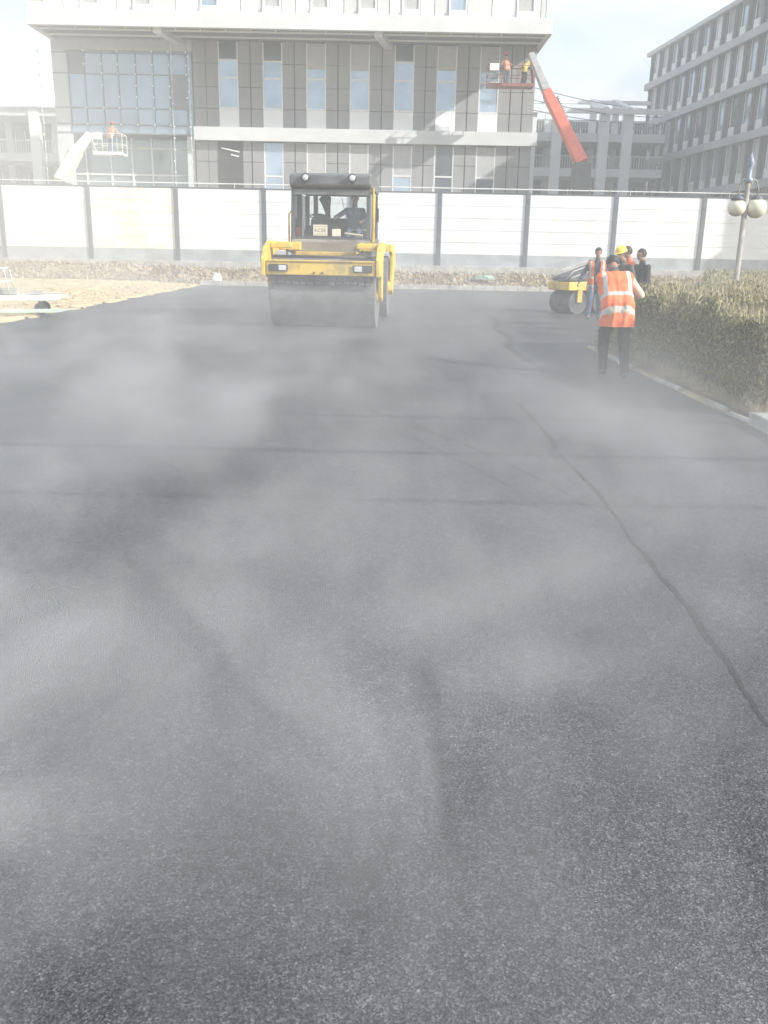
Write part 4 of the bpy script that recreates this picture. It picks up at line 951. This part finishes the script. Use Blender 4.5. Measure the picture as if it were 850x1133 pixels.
# ================================================================ AIR: haze box, road steam and an added veil at left
def vol(name, x0, x1, y0, y1, z0, z1, m):
    bm = BM(); box(bm, x0, x1, y0, y1, z0, z1); return tag(finish(name, bm, m), kind='stuff')
m = bpy.data.materials.new('haze_air'); m.use_nodes = True; N = m.node_tree.nodes; N.clear(); o_ = N.new('ShaderNodeOutputMaterial'); v = N.new('ShaderNodeVolumePrincipled')
v.inputs['Color'].default_value = (.93, .96, .97, 1); v.inputs['Density'].default_value = .0042; m.node_tree.links.new(v.outputs[0], o_.inputs['Volume'])
vol('haze', -75, 75, -25, 150, -1, 32, m)
def steam_mat():
    m = bpy.data.materials.new('steam_air'); m.use_nodes = True; N = m.node_tree.nodes; L = m.node_tree.links; N.clear()
    o = N.new('ShaderNodeOutputMaterial'); v = N.new('ShaderNodeVolumePrincipled'); v.inputs['Color'].default_value = (.972, .975, .980, 1)
    tc = N.new('ShaderNodeTexCoord'); sp = N.new('ShaderNodeSeparateXYZ'); L.new(tc.outputs['Object'], sp.inputs[0])
    def mth(op, a, b=None, c=None, clamp=False):
        n = N.new('ShaderNodeMath'); n.operation = op; n.use_clamp = clamp
        for i, q_ in enumerate((a, b, c)):
            if q_ is None: continue
            if isinstance(q_, (int, float)): n.inputs[i].default_value = q_
            else: L.new(q_, n.inputs[i])
        return n.outputs[0]
    mp = N.new('ShaderNodeMapping'); mp.inputs['Scale'].default_value = (.62, .42, 1.1); L.new(tc.outputs['Object'], mp.inputs['Vector'])
    n1 = N.new('ShaderNodeTexNoise'); n1.inputs['Scale'].default_value = 1.0; n1.inputs['Detail'].default_value = 6; n1.inputs['Roughness'].default_value = .55; n1.inputs['Distortion'].default_value = .6; L.new(mp.outputs[0], n1.inputs['Vector'])
    mp2 = N.new('ShaderNodeMapping'); mp2.inputs['Scale'].default_value = (1.5, 1.15, 1.6); mp2.inputs['Location'].default_value = (3.3, 1.2, .4); L.new(tc.outputs['Object'], mp2.inputs['Vector'])
    n2 = N.new('ShaderNodeTexNoise'); n2.inputs['Scale'].default_value = 1.0; n2.inputs['Detail'].default_value = 6; n2.inputs['Roughness'].default_value = .6; n2.inputs['Distortion'].default_value = .9; L.new(mp2.outputs[0], n2.inputs['Vector'])
    wn = mth('MULTIPLY_ADD', sp.outputs[1], -.10, 1.05); wn = mth('MINIMUM', mth('MAXIMUM', wn, .35), .8)
    mixn = mth('ADD', mth('MULTIPLY', n2.outputs['Fac'], wn), mth('MULTIPLY', n1.outputs['Fac'], mth('SUBTRACT', 1.0, wn)))
    patch = mth('POWER', mth('MULTIPLY_ADD', mixn, 7.0, -3.15, True), 1.1)
    fall = mth('POWER', 2.71828, mth('MULTIPLY', sp.outputs[2], -1.35))
    lf = mth('MULTIPLY_ADD', sp.outputs[0], -.10, .86); lf = mth('MINIMUM', mth('MAXIMUM', lf, .40), 1.15)
    near = mth('MINIMUM', mth('DIVIDE', 2.4, sp.outputs[1]), 1.0)
    acc = None
    for (bx, by, rr_, am) in BLOBS:
        dd = N.new('ShaderNodeVectorMath'); dd.operation = 'DISTANCE'; sc_ = N.new('ShaderNodeCombineXYZ'); L.new(sp.outputs[0], sc_.inputs[0]); L.new(sp.outputs[1], sc_.inputs[1]); L.new(sc_.outputs[0], dd.inputs[0]); dd.inputs[1].default_value = (bx, by, 0)
        q_ = mth('DIVIDE', dd.outputs['Value'], rr_); g_ = mth('MULTIPLY', mth('POWER', 2.71828, mth('MULTIPLY', mth('MULTIPLY', q_, q_), -1)), am); acc = g_ if acc is None else mth('ADD', acc, g_)
    near = mth('MULTIPLY', near, mth('ADD', acc, .55))
    d = mth('MULTIPLY', mth('MULTIPLY', mth('MULTIPLY', patch, fall), lf), near)
    L.new(mth('MULTIPLY', d, STEAM), v.inputs['Density']); L.new(v.outputs[0], o.inputs['Volume'])
    m.cycles.volume_step_rate = STEP
    return m
STEAM, STEP = .58, .85
BLOBS = [(-2.4, 11.5, 2.6, .9), (-.2, 8.0, 2.6, .8), (2.0, 6.2, 1.4, .6), (-.95, 2.2, .6, 1.6), (.35, 2.2, .4, .8), (1.0, 3.0, .5, .5), (5.4, 10.5, 1.5, 1.4), (-7, 15, 3, .5)]
def left_veil_mat():
    m = bpy.data.materials.new('left_veil_air'); m.use_nodes = True; N = m.node_tree.nodes; L = m.node_tree.links; N.clear()
    o = N.new('ShaderNodeOutputMaterial'); v = N.new('ShaderNodeVolumePrincipled'); v.inputs['Color'].default_value = (.97, .975, .97, 1)
    tc = N.new('ShaderNodeTexCoord'); g = N.new('ShaderNodeTexGradient'); g.gradient_type = 'SPHERICAL'; mp = N.new('ShaderNodeMapping'); mp.inputs['Scale'].default_value = (1/12, 1/9, 1/13); L.new(tc.outputs['Object'], mp.inputs[0]); L.new(mp.outputs[0], g.inputs[0])
    n = N.new('ShaderNodeTexNoise'); n.inputs['Scale'].default_value = .22; n.inputs['Detail'].default_value = 3; L.new(tc.outputs['Object'], n.inputs['Vector'])
    a = N.new('ShaderNodeMath'); a.operation = 'MULTIPLY'; L.new(g.outputs['Fac'], a.inputs[0]); L.new(n.outputs['Fac'], a.inputs[1]); b = N.new('ShaderNodeMath'); b.operation = 'MULTIPLY'; b.inputs[1].default_value = .12; L.new(a.outputs[0], b.inputs[0]); L.new(b.outputs[0], v.inputs['Density']); L.new(v.outputs[0], o.inputs['Volume']); m.cycles.volume_step_rate = .8
    return m
bm = BM(); box(bm, -12, 12, -9, 9, -2.95, 13); o_ = tag(finish('steam', bm, left_veil_mat()), kind='stuff'); o_.location = (-17, 33, 3)  # added volume that washes out the left side like haze and flare
vol('steam', -13.5, 7.6, .9, 39.8, .03, 2.6, steam_mat())

# ================================================================ SKY, SUN, CAMERA
w = bpy.data.worlds.new('World'); scn.world = w; w.use_nodes = True; N = w.node_tree.nodes; L = w.node_tree.links
bg = N['Background']; sky = N.new('ShaderNodeTexSky'); sky.sky_type = 'NISHITA'; sky.sun_disc = False; sky.sun_elevation = R(EL); sky.sun_rotation = math.atan2(SUNV.x, SUNV.y); sky.air_density = 1.0; sky.dust_density = 1.5
tc = N.new('ShaderNodeTexCoord'); mp = N.new('ShaderNodeMapping'); mp.inputs['Scale'].default_value = (1.5, 1.5, 4.5); mp.inputs['Location'].default_value = (.3, .9, .2); L.new(tc.outputs['Generated'], mp.inputs[0])
nz = N.new('ShaderNodeTexNoise'); nz.inputs['Scale'].default_value = 1.6; nz.inputs['Detail'].default_value = 7; nz.inputs['Roughness'].default_value = .55; L.new(mp.outputs[0], nz.inputs['Vector'])
rp = N.new('ShaderNodeValToRGB'); rp.color_ramp.elements[0].position = .42; rp.color_ramp.elements[0].color = (.15, .15, .15, 1); rp.color_ramp.elements[1].position = .60; rp.color_ramp.elements[1].color = (1, 1, 1, 1); L.new(nz.outputs['Fac'], rp.inputs[0])
mx = N.new('ShaderNodeMix'); mx.data_type = 'RGBA'; L.new(rp.outputs[0], mx.inputs[0]); L.new(sky.outputs[0], mx.inputs[6]); mx.inputs[7].default_value = (4.5, 4.75, 4.95, 1); L.new(mx.outputs[2], bg.inputs[0]); bg.inputs[1].default_value = .13
sd = bpy.data.lights.new('sun', 'SUN'); sd.energy = 4.2; sd.angle = R(.5); sd.color = (1, .965, .91); so = bpy.data.objects.new('sun', sd); COL.objects.link(so)
sv = Vector((SUNV.x*math.cos(R(EL)), SUNV.y*math.cos(R(EL)), math.sin(R(EL)))); so.rotation_euler = sv.to_track_quat('Z', 'Y').to_euler(); so.location = (20, -10, 30)
cam = bpy.data.cameras.new('camera'); co = bpy.data.objects.new('camera', cam); COL.objects.link(co); scn.camera = co
cam.sensor_fit = 'HORIZONTAL'; cam.sensor_width = 36; cam.lens = FPX/850*36; cam.clip_start = .05; cam.clip_end = 4000
mtx = Matrix((RT, UP, -FW)).transposed().to_4x4(); mtx.translation = (0, 0, CH); co.matrix_world = mtx
vs_ = scn.view_settings; vs_.view_transform = 'Standard'; vs_.look = 'None'; vs_.exposure = .82; vs_.gamma = 1; vs_.use_curve_mapping = False
scn.render.engine = 'CYCLES'; scn.cycles.max_bounces = 8; scn.cycles.volume_bounces = 1; scn.cycles.transparent_max_bounces = 12; scn.cycles.volume_max_steps = 110; scn.cycles.use_denoising = True; scn.cycles.use_adaptive_sampling = True; scn.cycles.adaptive_threshold = .02
